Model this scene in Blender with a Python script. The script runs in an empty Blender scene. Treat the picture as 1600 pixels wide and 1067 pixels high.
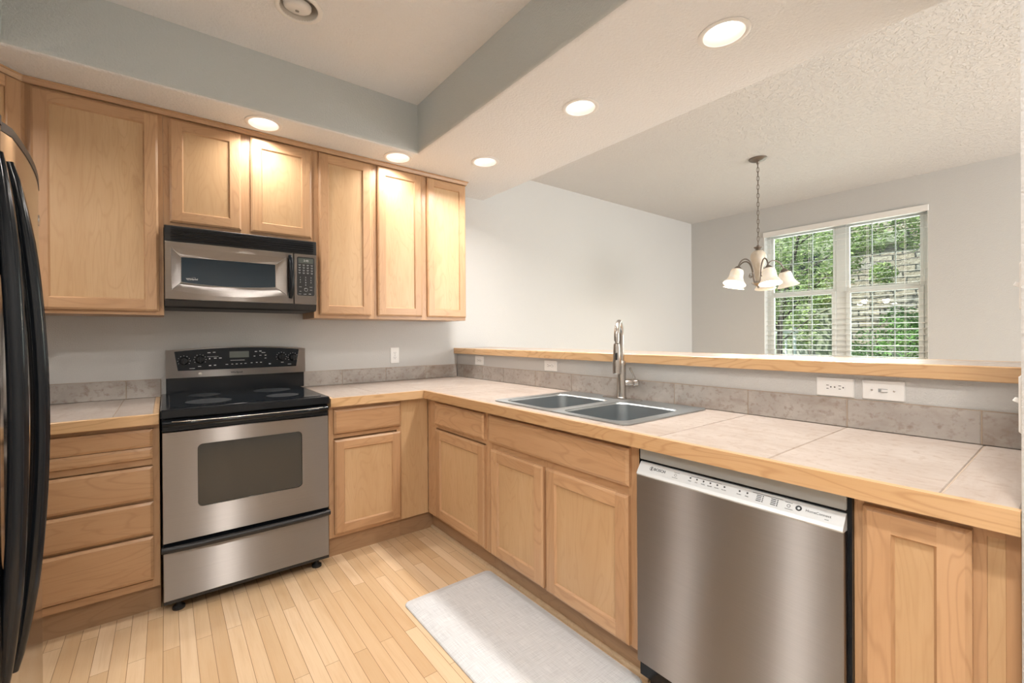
import bpy, math, random
from mathutils import Matrix, Vector
from math import pi, sin, cos, radians, sqrt

SC = bpy.context.scene
COL = SC.collection
DZ = 0.033            # measured heights are relative to the counter datum; the floor lies at world z = 0

# ------------------------------------------------------------------ camera
cam_d = bpy.data.cameras.new('camera')
cam_d.sensor_width = 36.0
cam_d.lens = 690.59 / 1600 * 36.0
cam_d.shift_x = 30.02 / 1600
cam_d.shift_y = -6.71 / 1600
cam_d.clip_start = 0.02
cam = bpy.data.objects.new('camera', cam_d)
COL.objects.link(cam)
_r = Vector((0.80348101, -0.59529674, -0.00632836))
_u = Vector((0.00688818, -0.00133325, 0.99997539))
_f = Vector((0.59529053, 0.80350483, -0.00302928))
CAM = Vector((0.01635, -3.36276, 1.27100 + DZ))
cam.matrix_world = Matrix(((_r.x, _u.x, -_f.x, CAM.x), (_r.y, _u.y, -_f.y, CAM.y), (_r.z, _u.z, -_f.z, CAM.z), (0, 0, 0, 1)))
SC.camera = cam

# ------------------------------------------------------------------ world, sun, daylight, exposure
w = bpy.data.worlds.new('world'); SC.world = w; w.use_nodes = True
wn = w.node_tree.nodes; wl = w.node_tree.links
sky = wn.new('ShaderNodeTexSky'); sky.sky_type = 'NISHITA'; sky.sun_disc = False
sky.sun_elevation = radians(52); sky.sun_rotation = radians(-40); sky.altitude = 1600
wl.new(sky.outputs[0], wn['Background'].inputs[0]); wn['Background'].inputs[1].default_value = 0.22

def light(name, kind, loc, energy, color, rot=(0, 0, 0), **kw):
    d = bpy.data.lights.new(name, kind); d.energy = energy; d.color = color
    for k, v in kw.items(): setattr(d, k, v)
    o = bpy.data.objects.new(name, d); COL.objects.link(o)
    o.location = (loc[0], loc[1], loc[2] + DZ); o.rotation_euler = rot
    return o

sun = light('sun', 'SUN', (0, 0, 12), 10.0, (1.0, 0.95, 0.86), angle=radians(0.6))
sun.rotation_euler = Vector((0.62, -0.42, -0.85)).to_track_quat('-Z', 'Y').to_euler()
# added fill lamp standing in for daylight from an assumed opening behind the camera
light('added_fill_daylight', 'AREA', (4.3, -7.6, 1.35), 250, (1.0, 0.985, 0.965), rot=(radians(90), 0, 0), shape='RECTANGLE', size=3.2, size_y=2.3)
# daylight through the dining window
light('window_daylight', 'AREA', (6.35, -1.68, 1.8), 35, (1.0, 0.98, 0.95), rot=(0, radians(90), 0), shape='RECTANGLE', size=1.45, size_y=1.4)

SC.view_settings.view_transform = 'Standard'
SC.view_settings.look = 'None'
SC.view_settings.gamma = 1.0
SC.view_settings.use_curve_mapping = False
SC.view_settings.exposure = 0.25
CAN_W = 12.0
CAN_COL = (1.0, 0.945, 0.885)

# ------------------------------------------------------------------ material helpers
def lin(r, g, b):
    f = lambda c: (c / 255) / 12.92 if c <= 10 else (((c / 255) + 0.055) / 1.055) ** 2.4
    return (f(r), f(g), f(b), 1.0)

class N:
    def __init__(s, name):
        s.m = bpy.data.materials.new(name); s.m.use_nodes = True
        s.t = s.m.node_tree; s.b = s.t.nodes['Principled BSDF']; s.out = s.t.nodes['Material Output']
    def n(s, typ, **kw):
        x = s.t.nodes.new('ShaderNode' + typ)
        for k, v in kw.items(): setattr(x, k, v)
        return x
    def l(s, a, b): s.t.links.new(a, b)
    def set(s, **kw):
        for k, v in kw.items(): s.b.inputs[k.replace('_', ' ')].default_value = v
        return s
    def gp(s):
        a = s.n('Attribute'); a.attribute_name = 'gp'; return a.outputs['Vector']
    def scale(s, vec, sc):
        m = s.n('Mapping'); m.inputs['Scale'].default_value = sc; s.l(vec, m.inputs['Vector']); return m.outputs[0]
    def noise(s, vec, scale, detail=3, rough=0.5, dist=0.0):
        x = s.n('TexNoise'); x.inputs['Scale'].default_value = scale; x.inputs['Detail'].default_value = detail
        x.inputs['Roughness'].default_value = rough; x.inputs['Distortion'].default_value = dist
        if vec is not None: s.l(vec, x.inputs['Vector'])
        return x.outputs['Fac']
    def math(s, op, a, b=None, c=None):
        x = s.n('Math', operation=op)
        for i, v in enumerate((a, b, c)):
            if v is None: continue
            if isinstance(v, (int, float)): x.inputs[i].default_value = v
            else: s.l(v, x.inputs[i])
        return x.outputs[0]
    def ramp(s, fac, *stops):
        x = s.n('ValToRGB'); e = x.color_ramp.elements
        while len(e) < len(stops): e.new(0.5)
        for i, (p, c) in enumerate(stops): e[i].position = p; e[i].color = c if len(c) == 4 else (*c, 1)
        s.l(fac, x.inputs[0]); return x.outputs[0]
    def mix(s, fac, a, b, mode='MIX'):
        x = s.n('Mix', data_type='RGBA', blend_type=mode)
        for i, v in ((0, fac), (6, a), (7, b)):
            if isinstance(v, (int, float)): x.inputs[i].default_value = v
            elif isinstance(v, tuple): x.inputs[i].default_value = v
            else: s.l(v, x.inputs[i])
        return x.outputs[2]
    def bump(s, h, strength, dist):
        x = s.n('Bump'); x.inputs['Strength'].default_value = strength; x.inputs['Distance'].default_value = dist
        s.l(h, x.inputs['Height']); s.l(x.outputs[0], s.b.inputs['Normal'])
    def base(s, c): s.l(c, s.b.inputs['Base Color'])

def plain(name, col, rough=0.5, metal=0.0, **kw):
    k = N(name); k.set(Roughness=rough, Metallic=metal); k.b.inputs['Base Color'].default_value = col
    for a, v in kw.items(): k.b.inputs[a.replace('_', ' ')].default_value = v
    # fine procedural unevenness so the surface is not a single flat tone
    tc = k.n('TexCoord'); nz = k.noise(tc.outputs['Object'], 60, 2)
    k.l(k.math('MULTIPLY_ADD', nz, 0.06, rough - 0.03), k.b.inputs['Roughness'])
    return k.m

def paint(name, col, scale, strength, dist, knock=False):
    k = N(name); k.set(Roughness=0.75)
    g = k.n('TexCoord').outputs['Object']
    n1 = k.noise(g, scale, 3, 0.55)
    if knock:
        n2 = k.noise(g, scale * 0.45, 4, 0.6, 0.8)
        st = k.ramp(n2, (0.48, (0, 0, 0)), (0.58, (1, 1, 1)))
        h = k.math('ADD', k.math('MULTIPLY', n1, 0.5), st)
    else:
        h = n1
    k.bump(h, strength, dist)
    k.base(k.mix(k.noise(g, 1.3, 2), tuple(c * 0.97 for c in col[:3]) + (1,), col))
    return k.m

def wood(name, tone, dark, light_, rough=0.38, fig=0.35, coat=0.15):
    """maple: gp.x runs along the grain"""
    k = N(name); k.set(Roughness=rough, Coat_Weight=coat, Coat_Roughness=0.25)
    g = k.gp()
    board = k.noise(k.scale(g, (0.15, 0.9, 0.9)), 1.0, 1)
    n1 = k.noise(k.scale(g, (1.6, 9, 9)), 1.0, 3, 0.55, 0.6)
    rings = k.math('SINE', k.math('MULTIPLY', k.noise(k.scale(g, (1.3, 7, 7)), 1.0, 2, 0.45, 0.6), 95.0))
    rings = k.math('POWER', k.math('MULTIPLY_ADD', rings, 0.5, 0.5), 9.0)
    fib = k.noise(k.scale(g, (9, 190, 190)), 1.0, 2)
    c = k.mix(k.ramp(n1, (0.3, (0, 0, 0)), (0.72, (1, 1, 1))), tone, light_)
    c = k.mix(k.ramp(board, (0.35, (0, 0, 0)), (0.65, (1, 1, 1))), c, k.mix(0.45, c, dark))
    c = k.mix(k.math('MULTIPLY', rings, fig), c, dark)
    c = k.mix(k.math('MULTIPLY', k.ramp(fib, (0.5, (0, 0, 0)), (0.75, (1, 1, 1))), 0.22), c, dark)
    spots = k.noise(k.scale(g, (5, 14, 14)), 1.0, 1)
    c = k.mix(k.math('MULTIPLY', k.ramp(spots, (0.72, (0, 0, 0)), (0.8, (1, 1, 1))), 0.35), c, dark)
    k.base(c); k.bump(fib, 0.05, 0.001)
    return k.m

M = {}
M['wall'] = paint('wall_paint', (0.565, 0.565, 0.555, 1), 150, 0.5, 0.005)
M['ceiling'] = paint('ceiling_paint', (0.80, 0.82, 0.84, 1), 75, 0.9, 0.006)
M['tray'] = paint('blue_grey_tray_paint', (0.575, 0.62, 0.63, 1), 110, 0.6, 0.006)
M['knock'] = paint('knockdown_ceiling_paint', (0.68, 0.68, 0.675, 1), 75, 0.6, 0.006, True)
M['maple'] = wood('maple_frame', (0.525, 0.315, 0.168, 1), (0.34, 0.185, 0.09, 1), (0.585, 0.37, 0.21, 1), fig=0.34)
M['panel'] = wood('maple_panel', (0.545, 0.355, 0.19, 1), (0.40, 0.235, 0.11, 1), (0.60, 0.41, 0.235, 1), fig=0.22)
M['edge'] = wood('maple_edge', (0.66, 0.43, 0.22, 1), (0.38, 0.20, 0.085, 1), (0.70, 0.48, 0.28, 1), rough=0.3, fig=0.42)
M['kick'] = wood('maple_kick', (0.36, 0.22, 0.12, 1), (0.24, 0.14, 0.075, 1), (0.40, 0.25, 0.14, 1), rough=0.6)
M['shoe'] = wood('shoe_moulding', (0.52, 0.38, 0.24, 1), (0.36, 0.25, 0.15, 1), (0.58, 0.44, 0.29, 1), rough=0.45)

def tile_mat(name, a, b, c, rough):
    k = N(name); k.set(Roughness=rough)
    g = k.gp()
    n1 = k.noise(g, 5, 5, 0.62, 0.4); n2 = k.noise(g, 38, 4, 0.65); n3 = k.noise(k.scale(g, (4, 26, 8)), 1, 4, 0.6, 0.6)
    col = k.mix(k.ramp(n1, (0.35, (0, 0, 0)), (0.68, (1, 1, 1))), a, b)
    col = k.mix(k.math('MULTIPLY', k.ramp(n2, (0.52, (0, 0, 0)), (0.7, (1, 1, 1))), 0.75), col, c)
    col = k.mix(k.math('MULTIPLY', k.ramp(n3, (0.5, (0, 0, 0)), (0.72, (1, 1, 1))), 0.6), col, c)
    k.base(col); k.bump(n2, 0.12, 0.002)
    return k.m
M['tile'] = tile_mat('counter_tile', (0.395, 0.335, 0.295, 1), (0.47, 0.415, 0.375, 1), (0.31, 0.235, 0.185, 1), 0.36)
M['bstile'] = tile_mat('backsplash_tile', (0.36, 0.33, 0.305, 1), (0.47, 0.44, 0.41, 1), (0.24, 0.18, 0.14, 1), 0.4)
M['grout'] = plain('grout', (0.40, 0.32, 0.25, 1), 0.85)

def floor_mat():
    k = N('maple_strip_floor'); k.set(Roughness=0.3, Coat_Weight=0.25, Coat_Roughness=0.2)
    tc = k.n('TexCoord'); sx = k.n('SeparateXYZ'); k.l(tc.outputs['Object'], sx.inputs[0])
    cb = k.n('CombineXYZ'); k.l(sx.outputs[1], cb.inputs[0]); k.l(sx.outputs[0], cb.inputs[1])
    br = k.n('TexBrick'); br.offset = 0.37; br.offset_frequency = 2; br.squash = 1.0
    k.l(cb.outputs[0], br.inputs['Vector'])
    br.inputs['Color1'].default_value = (0.0, 0.0, 0.0, 1); br.inputs['Color2'].default_value = (1, 1, 1, 1); br.inputs['Mortar'].default_value = (0.5, 0.5, 0.5, 1)
    br.inputs['Scale'].default_value = 1.0; br.inputs['Mortar Size'].default_value = 0.0009; br.inputs['Mortar Smooth'].default_value = 0.1
    br.inputs['Bias'].default_value = 0.0; br.inputs['Brick Width'].default_value = 0.78; br.inputs['Row Height'].default_value = 0.0572
    mp = k.n('Mapping'); k.l(cb.outputs[0], mp.inputs['Vector']); mp.inputs['Scale'].default_value = (2.0, 26, 1)
    ad = k.n('VectorMath', operation='ADD'); k.l(mp.outputs[0], ad.inputs[0])
    sc = k.n('VectorMath', operation='SCALE'); k.l(br.outputs['Color'], sc.inputs[0]); sc.inputs['Scale'].default_value = 31.0
    k.l(sc.outputs[0], ad.inputs[1])
    gr = k.noise(ad.outputs[0], 1.0, 4, 0.6, 0.5)
    fib = k.noise(k.scale(ad.outputs[0], (2, 9, 1)), 1.0, 2)
    c = k.ramp(br.outputs['Color'], (0.0, (0.55, 0.375, 0.215)), (0.45, (0.63, 0.45, 0.275)), (1.0, (0.71, 0.535, 0.355)))
    c = k.mix(k.math('MULTIPLY', k.ramp(gr, (0.45, (0, 0, 0)), (0.75, (1, 1, 1))), 0.45), c, (0.50, 0.30, 0.145, 1))
    c = k.mix(k.math('MULTIPLY', k.ramp(fib, (0.55, (0, 0, 0)), (0.8, (1, 1, 1))), 0.2), c, (0.40, 0.24, 0.12, 1))
    c = k.mix(br.outputs['Fac'], c, (0.20, 0.11, 0.05, 1))
    k.base(c); k.bump(k.math('SUBTRACT', 1.0, br.outputs['Fac']), 0.25, 0.001)
    return k.m
M['floor'] = floor_mat()

def steel(name, col, rough, aniso, along='Z', rot=0.0):
    k = N(name); k.set(Metallic=1.0, Roughness=rough, Anisotropic=aniso, Anisotropic_Rotation=rot)
    k.b.inputs['Base Color'].default_value = col
    tg = k.n('Tangent', direction_type='RADIAL', axis='Z'); k.l(tg.outputs[0], k.b.inputs['Tangent'])
    tc = k.n('TexCoord')
    br = k.noise(k.scale(tc.outputs['Object'], (6, 6, 900) if along == 'H' else (600, 600, 4)), 1.0, 2)
    k.l(k.math('MULTIPLY_ADD', br, 0.10, rough - 0.05), k.b.inputs['Roughness'])
    return k.m
def brushed(name, col, rough, aniso):
    """steel brushed horizontally: highlights stay narrow sideways and run long up and down"""
    k = N(name); g = k.n('BsdfAnisotropic', distribution='GGX')
    g.inputs['Anisotropy'].default_value = aniso
    tg = k.n('Tangent', direction_type='RADIAL', axis='Z'); k.l(tg.outputs[0], g.inputs['Tangent'])
    tc = k.n('TexCoord'); nz = k.noise(k.scale(tc.outputs['Object'], (3, 3, 700)), 1.0, 2)
    k.l(k.math('MULTIPLY_ADD', nz, 0.06, rough - 0.03), g.inputs['Roughness'])
    k.l(k.ramp(nz, (0.3, tuple(c * 0.93 for c in col[:3])), (0.7, col)), g.inputs['Color'])
    k.l(g.outputs[0], k.out.inputs[0]); return k.m
M['steel'] = brushed('brushed_stainless', (0.53, 0.50, 0.48, 1), 0.50, 0.87)
M['fridge_steel'] = steel('fridge_stainless', (0.58, 0.56, 0.54, 1), 0.16, 0.3, 'H')
M['sinksteel'] = steel('sink_stainless', (0.42, 0.455, 0.475, 1), 0.38, 0.3, 'H')
M['nickel'] = steel('brushed_nickel', (0.50, 0.47, 0.44, 1), 0.25, 0.3, 'H')
M['antique'] = plain('antique_pewter', (0.22, 0.19, 0.165, 1), 0.4, 0.8)
M['black'] = plain('black_enamel', (0.007, 0.009, 0.012, 1), 0.14, Specular_IOR_Level=0.32)
M['blackglass'] = plain('black_glass', (0.005, 0.008, 0.012, 1), 0.06, Specular_IOR_Level=0.22)
M['burner'] = plain('frosted_burner_print', (0.035, 0.04, 0.045, 1), 0.35)
M['blackmatte'] = plain('black_plastic', (0.012, 0.012, 0.013, 1), 0.45)
M['ovenglass'] = plain('oven_window_glass', (0.042, 0.043, 0.041, 1), 0.09)
M['mwglass'] = plain('microwave_window_glass', (0.014, 0.028, 0.042, 1), 0.12)
M['lcd'] = plain('lcd', (0.10, 0.115, 0.105, 1), 0.2)
M['print_white'] = plain('white_print', (0.55, 0.57, 0.58, 1), 0.5)
M['print_dark'] = plain('dark_print', (0.03, 0.035, 0.04, 1), 0.5)
M['white'] = plain('white_plastic', (0.80, 0.80, 0.79, 1), 0.35)
M['whitetrim'] = plain('white_vinyl', (0.78, 0.80, 0.78, 1), 0.4)
M['muntin'] = plain('pale_green_grey_vinyl', (0.42, 0.47, 0.45, 1), 0.45)
M['blind'] = plain('white_faux_wood', (0.80, 0.79, 0.77, 1), 0.45)
M['silverplastic'] = plain('silver_panel', (0.60, 0.63, 0.65, 1), 0.35, 0.25)
M['greyfascia'] = plain('grey_fascia', (0.36, 0.38, 0.385, 1), 0.4, 0.3)
M['slot'] = plain('dark_slot', (0.02, 0.02, 0.02, 1), 0.6)
M['baffle'] = plain('white_baffle', (0.62, 0.59, 0.54, 1), 0.5)
M['rubber'] = plain('dark_rubber', (0.015, 0.015, 0.015, 1), 0.7)

def emis(name, col, strength):
    k = N(name); k.set(Roughness=0.4, Emission_Strength=strength)
    k.b.inputs['Base Color'].default_value = (0.8, 0.8, 0.8, 1); k.b.inputs['Emission Color'].default_value = (*col, 1)
    return k.m
M['bulb'] = emis('lit_bulb', (1.0, 0.92, 0.80), 4.0)
M['lens'] = emis('lit_lens', (1.0, 0.965, 0.90), 6.5)

def mat_shade():
    k = N('alabaster_glass'); k.set(Roughness=0.35, Emission_Strength=0.2)
    tc = k.n('TexCoord'); nz = k.noise(tc.outputs['Object'], 9, 4, 0.6, 1.2)
    c = k.ramp(nz, (0.35, (0.85, 0.72, 0.55)), (0.65, (0.93, 0.86, 0.76)))
    k.base(c); k.l(c, k.b.inputs['Emission Color'])
    return k.m
M['shade'] = mat_shade()
def mat_urn():
    k = N('alabaster_urn'); k.set(Roughness=0.35)
    tc = k.n('TexCoord'); nz = k.noise(tc.outputs['Object'], 9, 4, 0.6, 1.2)
    k.base(k.ramp(nz, (0.35, (0.66, 0.57, 0.46)), (0.65, (0.78, 0.71, 0.62)))); return k.m
M['urn'] = mat_urn()

def mat_mat():
    k = N('grey_woven_vinyl'); k.set(Roughness=0.42)
    g = k.gp()
    a = k.noise(k.scale(g, (12, 420, 1)), 1.0, 2); b = k.noise(k.scale(g, (420, 12, 1)), 1.0, 2)
    s = k.math('ADD', a, b)
    k.base(k.ramp(k.math('MULTIPLY', s, 0.5), (0.38, (0.50, 0.52, 0.545)), (0.62, (0.68, 0.70, 0.725))))
    k.bump(s, 0.2, 0.001); return k.m
M['mat'] = mat_mat()

def mat_glass():
    k = N('window_glass')
    tr = k.n('BsdfTransparent'); tr.inputs[0].default_value = (0.90, 0.97, 0.94, 1)
    gl = k.n('BsdfGlossy'); gl.inputs['Roughness'].default_value = 0.02
    fr = k.n('Fresnel'); fr.inputs[0].default_value = 1.45
    mx = k.n('MixShader'); k.l(fr.outputs[0], mx.inputs[0]); k.l(tr.outputs[0], mx.inputs[1]); k.l(gl.outputs[0], mx.inputs[2])
    k.l(mx.outputs[0], k.out.inputs[0]); return k.m
M['glass'] = mat_glass()

def mat_stone():
    k = N('ledgestone'); k.set(Roughness=0.9)
    tc = k.n('TexCoord'); sx = k.n('SeparateXYZ'); k.l(tc.outputs['Object'], sx.inputs[0])
    cb = k.n('CombineXYZ'); k.l(sx.outputs[1], cb.inputs[0]); k.l(sx.outputs[2], cb.inputs[1])
    wob = k.n('VectorMath', operation='ADD'); k.l(cb.outputs[0], wob.inputs[0])
    nz = k.n('TexNoise'); nz.inputs['Scale'].default_value = 5; k.l(tc.outputs['Object'], nz.inputs['Vector'])
    sc = k.n('VectorMath', operation='SCALE'); k.l(nz.outputs['Color'], sc.inputs[0]); sc.inputs['Scale'].default_value = 0.07; k.l(sc.outputs[0], wob.inputs[1])
    br = k.n('TexBrick'); br.offset = 0.43; br.squash = 1.6; br.squash_frequency = 3; k.l(wob.outputs[0], br.inputs['Vector'])
    br.inputs['Color1'].default_value = (0.0, 0.0, 0.0, 1); br.inputs['Color2'].default_value = (1, 1, 1, 1)
    br.inputs['Scale'].default_value = 1.0; br.inputs['Mortar Size'].default_value = 0.012; br.inputs['Brick Width'].default_value = 0.33; br.inputs['Row Height'].default_value = 0.115
    c = k.ramp(br.outputs['Color'], (0.0, (0.17, 0.12, 0.085)), (0.35, (0.29, 0.215, 0.155)), (0.7, (0.20, 0.185, 0.18)), (1.0, (0.42, 0.33, 0.25)))
    n2 = k.noise(tc.outputs['Object'], 24, 5, 0.65)
    c = k.mix(0.4, c, k.ramp(n2, (0.3, (0.12, 0.10, 0.09)), (0.7, (0.60, 0.54, 0.47))))
    c = k.mix(br.outputs['Fac'], c, (0.06, 0.055, 0.05, 1))
    k.base(c); k.bump(k.math('ADD', k.math('SUBTRACT', 1.0, br.outputs['Fac']), n2), 0.8, 0.03)
    return k.m
M['stone'] = mat_stone()
def mat_leaf(name, a, b):
    k = N(name); k.set(Roughness=0.5)
    g = k.gp(); n = k.noise(g, 1.0, 2)
    c = k.ramp(n, (0.3, a), (0.7, b)); k.base(c)
    tl = k.n('BsdfTranslucent'); k.l(c, tl.inputs[0]); mx = k.n('MixShader'); mx.inputs[0].default_value = 0.35
    k.l(k.b.outputs[0], mx.inputs[1]); k.l(tl.outputs[0], mx.inputs[2]); k.l(mx.outputs[0], k.out.inputs[0])
    return k.m
M['leaf'] = mat_leaf('tree_leaf', (0.10, 0.18, 0.05), (0.50, 0.58, 0.26))
M['leaf2'] = mat_leaf('shrub_leaf', (0.08, 0.21, 0.05), (0.38, 0.56, 0.22))
M['bark'] = plain('bark', (0.07, 0.055, 0.045, 1), 0.9)
M['siding'] = plain('olive_siding', (0.23, 0.24, 0.17, 1), 0.8)
M['concrete'] = plain('concrete', (0.42, 0.40, 0.36, 1), 0.9)
M['lawn'] = plain('ground_cover', (0.16, 0.20, 0.09, 1), 0.95)
M['railing'] = plain('white_railing', (0.75, 0.75, 0.76, 1), 0.5)

# ------------------------------------------------------------------ mesh builder
rng = random.Random(7)
def roff(): return (rng.uniform(0, 40), rng.uniform(0, 40), rng.uniform(0, 40))

class MB:
    """collects shapes in measured world coordinates; gp is a per-vertex texture space whose x runs along the grain"""
    def __init__(s): s.v = []; s.f = []; s.g = []; s.sm = []; s.mi = []
    def add(s, vs, fs, grain=0, off=None, smooth=False, mi=0, gp=None):
        if off is None: off = roff()
        b = len(s.v); perm = {0: (0, 1, 2), 1: (1, 0, 2), 2: (2, 0, 1)}[grain]
        for i, p in enumerate(vs):
            s.v.append(tuple(p)); q = p if gp is None else gp[i]
            s.g.append((q[perm[0]] + off[0], q[perm[1]] + off[1], q[perm[2]] + off[2]))
        for f in fs: s.f.append(tuple(b + i for i in f)); s.sm.append(smooth); s.mi.append(mi)
        return s
    def box(s, x0, x1, y0, y1, z0, z1, b=0.0, grain=0, off=None, mi=0, T=None, tb=None):
        x0, x1 = sorted((x0, x1)); y0, y1 = sorted((y0, y1)); z0, z1 = sorted((z0, z1))
        b = min(b, (x1 - x0) * .45, (y1 - y0) * .45, (z1 - z0) * .45)
        c = ((x0, x1), (y0, y1), (z0, z1))
        if b <= 1e-6:
            vs = [(x, y, z) for x in c[0] for y in c[1] for z in c[2]]
            fs = [(0, 1, 3, 2), (4, 6, 7, 5), (0, 4, 5, 1), (2, 3, 7, 6), (0, 2, 6, 4), (1, 5, 7, 3)]
        else:
            vs = []; idx = {}
            for i in (0, 1):
                for j in (0, 1):
                    for k in (0, 1):
                        P = [c[0][i], c[1][j], c[2][k]]; sg = [1 - 2 * i, 1 - 2 * j, 1 - 2 * k]
                        for a in range(3):
                            q = [P[t] + (0 if t == a else sg[t] * b) for t in range(3)]
                            idx[i, j, k, a] = len(vs); vs.append(tuple(q))
            fs = []
            for a in range(3):
                o = [t for t in range(3) if t != a]
                for e in (0, 1):
                    def K(p, q_):
                        t = [0, 0, 0]; t[a] = e; t[o[0]] = p; t[o[1]] = q_; return idx[t[0], t[1], t[2], a]
                    fs.append((K(0, 0), K(1, 0), K(1, 1), K(0, 1)))
            for a in range(3):
                o = [t for t in range(3) if t != a]
                for p in (0, 1):
                    for q_ in (0, 1):
                        def K(e, ax):
                            t = [0, 0, 0]; t[a] = e; t[o[0]] = p; t[o[1]] = q_; return idx[t[0], t[1], t[2], ax]
                        fs.append((K(0, o[0]), K(1, o[0]), K(1, o[1]), K(0, o[1])))
            for i in (0, 1):
                for j in (0, 1):
                    for k in (0, 1): fs.append(tuple(idx[i, j, k, a] for a in range(3)))
        gp = vs
        if T is not None: vs = [tuple(T @ Vector(p)) for p in vs]
        return s.add(vs, fs, grain, off, False, mi, gp)
    def prism(s, poly, axis, c0, c1, grain=0, smooth=False, mi=0, T=None, off=None):
        """poly: (a,b) pairs in the two axes other than axis, in cyclic order"""
        n = len(poly); o = [t for t in range(3) if t != axis]
        vs = []
        for c in (c0, c1):
            for a, b in poly:
                p = [0, 0, 0]; p[axis] = c; p[o[0]] = a; p[o[1]] = b; vs.append(tuple(p))
        fs = [(i, (i + 1) % n, n + (i + 1) % n, n + i) for i in range(n)]
        gp = vs
        if T is not None: vs = [tuple(T @ Vector(p)) for p in vs]
        s.add(vs, fs, grain, off, smooth, mi, gp)
        b = len(s.v) - 2 * n
        for k in (0, 1): s.f.append(tuple(b + k * n + i for i in range(n))); s.sm.append(False); s.mi.append(mi)
        return s
    def loft(s, loops, cap0=True, cap1=True, smooth=True, mi=0, closed=True, off=None):
        n = len(loops[0]); vs = [p for L in loops for p in L]; fs = []
        for k in range(len(loops) - 1):
            for i in range(n if closed else n - 1):
                j = (i + 1) % n; fs.append((k * n + i, k * n + j, (k + 1) * n + j, (k + 1) * n + i))
        s.add(vs, fs, 0, off, smooth, mi); b = len(s.v) - len(vs)
        if cap0: s.f.append(tuple(b + i for i in range(n))); s.sm.append(False); s.mi.append(mi)
        if cap1: s.f.append(tuple(b + len(vs) - n + i for i in range(n))); s.sm.append(False); s.mi.append(mi)
        return s
    def lathe(s, prof, T, n=24, cap0=True, cap1=True, mi=0):
        """prof: (radius, height); T places local z axis"""
        loops = [[tuple(T @ Vector((r * cos(2 * pi * i / n), r * sin(2 * pi * i / n), h))) for i in range(n)] for r, h in prof]
        return s.loft(loops, cap0, cap1, True, mi)
    def tube(s, pts, rad, n=12, cap=True, mi=0, flat=None):
        pts = [Vector(p) for p in pts]; loops = []
        up = None
        for i, p in enumerate(pts):
            t = (pts[min(i + 1, len(pts) - 1)] - pts[max(i - 1, 0)]).normalized()
            if up is None:
                a = Vector((0, 0, 1)) if abs(t.z) < .9 else Vector((1, 0, 0)); up = (a - t * a.dot(t)).normalized()
            else: up = (up - t * up.dot(t)).normalized()
            sd = t.cross(up); r = rad[i] if isinstance(rad, (list, tuple)) else rad
            ra, rb = (r, r) if flat is None else (r * flat[0], r * flat[1])
            loops.append([tuple(p + up * ra * cos(2 * pi * k / n) + sd * rb * sin(2 * pi * k / n)) for k in range(n)])
        return s.loft(loops, cap, cap, True, mi)
    def torus(s, T, R, r, n=16, m=8, sx=1.0, sy=1.0):
        vs = []; fs = []
        for i in range(n):
            a = 2 * pi * i / n
            for j in range(m):
                b = 2 * pi * j / m; q = Vector(((R + r * cos(b)) * cos(a) * sx, (R + r * cos(b)) * sin(a) * sy, r * sin(b)))
                vs.append(tuple(T @ q))
        for i in range(n):
            for j in range(m):
                fs.append((i * m + j, ((i + 1) % n) * m + j, ((i + 1) % n) * m + (j + 1) % m, i * m + (j + 1) % m))
        return s.add(vs, fs, 0, None, True)

def rr(x0, x1, y0, y1, r, n=6):
    """rounded rectangle, counter-clockwise"""
    out = []
    for cx, cy, a0 in ((x1 - r, y1 - r, 0), (x0 + r, y1 - r, 90), (x0 + r, y0 + r, 180), (x1 - r, y0 + r, 270)):
        for i in range(n + 1):
            a = radians(a0 + 90 * i / n); out.append((cx + r * cos(a), cy + r * sin(a)))
    return out

def chain_loc(p):
    v = Vector((0, 0, 0))
    while p is not None: v += p.location; p = p.parent
    return v

def obj(name, mb, mats, parent=None, label=None, kind=None, cat=None, group=None, fixn=True):
    import bmesh
    me = bpy.data.meshes.new(name)
    off = chain_loc(parent)
    me.from_pydata([(x - off.x, y - off.y, z + DZ - off.z) for x, y, z in mb.v], [], mb.f)
    if not isinstance(mats, (list, tuple)): mats = [mats]
    for m in mats: me.materials.append(M[m] if isinstance(m, str) else m)
    at = me.attributes.new('gp', 'FLOAT_VECTOR', 'POINT')
    at.data.foreach_set('vector', [c for g in mb.g for c in g])
    me.polygons.foreach_set('material_index', mb.mi)
    me.polygons.foreach_set('use_smooth', mb.sm)
    if fixn:
        bm = bmesh.new(); bm.from_mesh(me); bmesh.ops.recalc_face_normals(bm, faces=bm.faces); bm.to_mesh(me); bm.free()
    if any(mb.sm):
        for p in me.polygons: p.use_smooth = True
        me.set_sharp_from_angle(angle=radians(38))
    me.update()
    o = bpy.data.objects.new(name, me); COL.objects.link(o)
    if parent is not None: o.parent = parent
    tag(o, label, cat, group, kind)
    return o

def tag(o, label=None, cat=None, group=None, kind=None):
    for k, v in (('label', label), ('category', cat), ('group', group), ('kind', kind)):
        if v: o[k] = v
    return o

def thing(name, label, cat, loc, group=None):
    o = bpy.data.objects.new(name, None); COL.objects.link(o)
    o.empty_display_size = 0.1; o.location = (loc[0], loc[1], loc[2] + DZ)
    return tag(o, label, cat, group)

def struct(name, mb, mats, parent=None): return obj(name, mb, mats, parent, kind='structure' if parent is None else None)

def frameT(origin, u, v):
    """matrix taking local (a along u, b along v, c outward) to the world"""
    u = Vector(u).normalized(); v = Vector(v).normalized(); n = u.cross(v)
    return Matrix(((u.x, v.x, n.x, origin[0]), (u.y, v.y, n.y, origin[1]), (u.z, v.z, n.z, origin[2]), (0, 0, 0, 1)))

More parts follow.
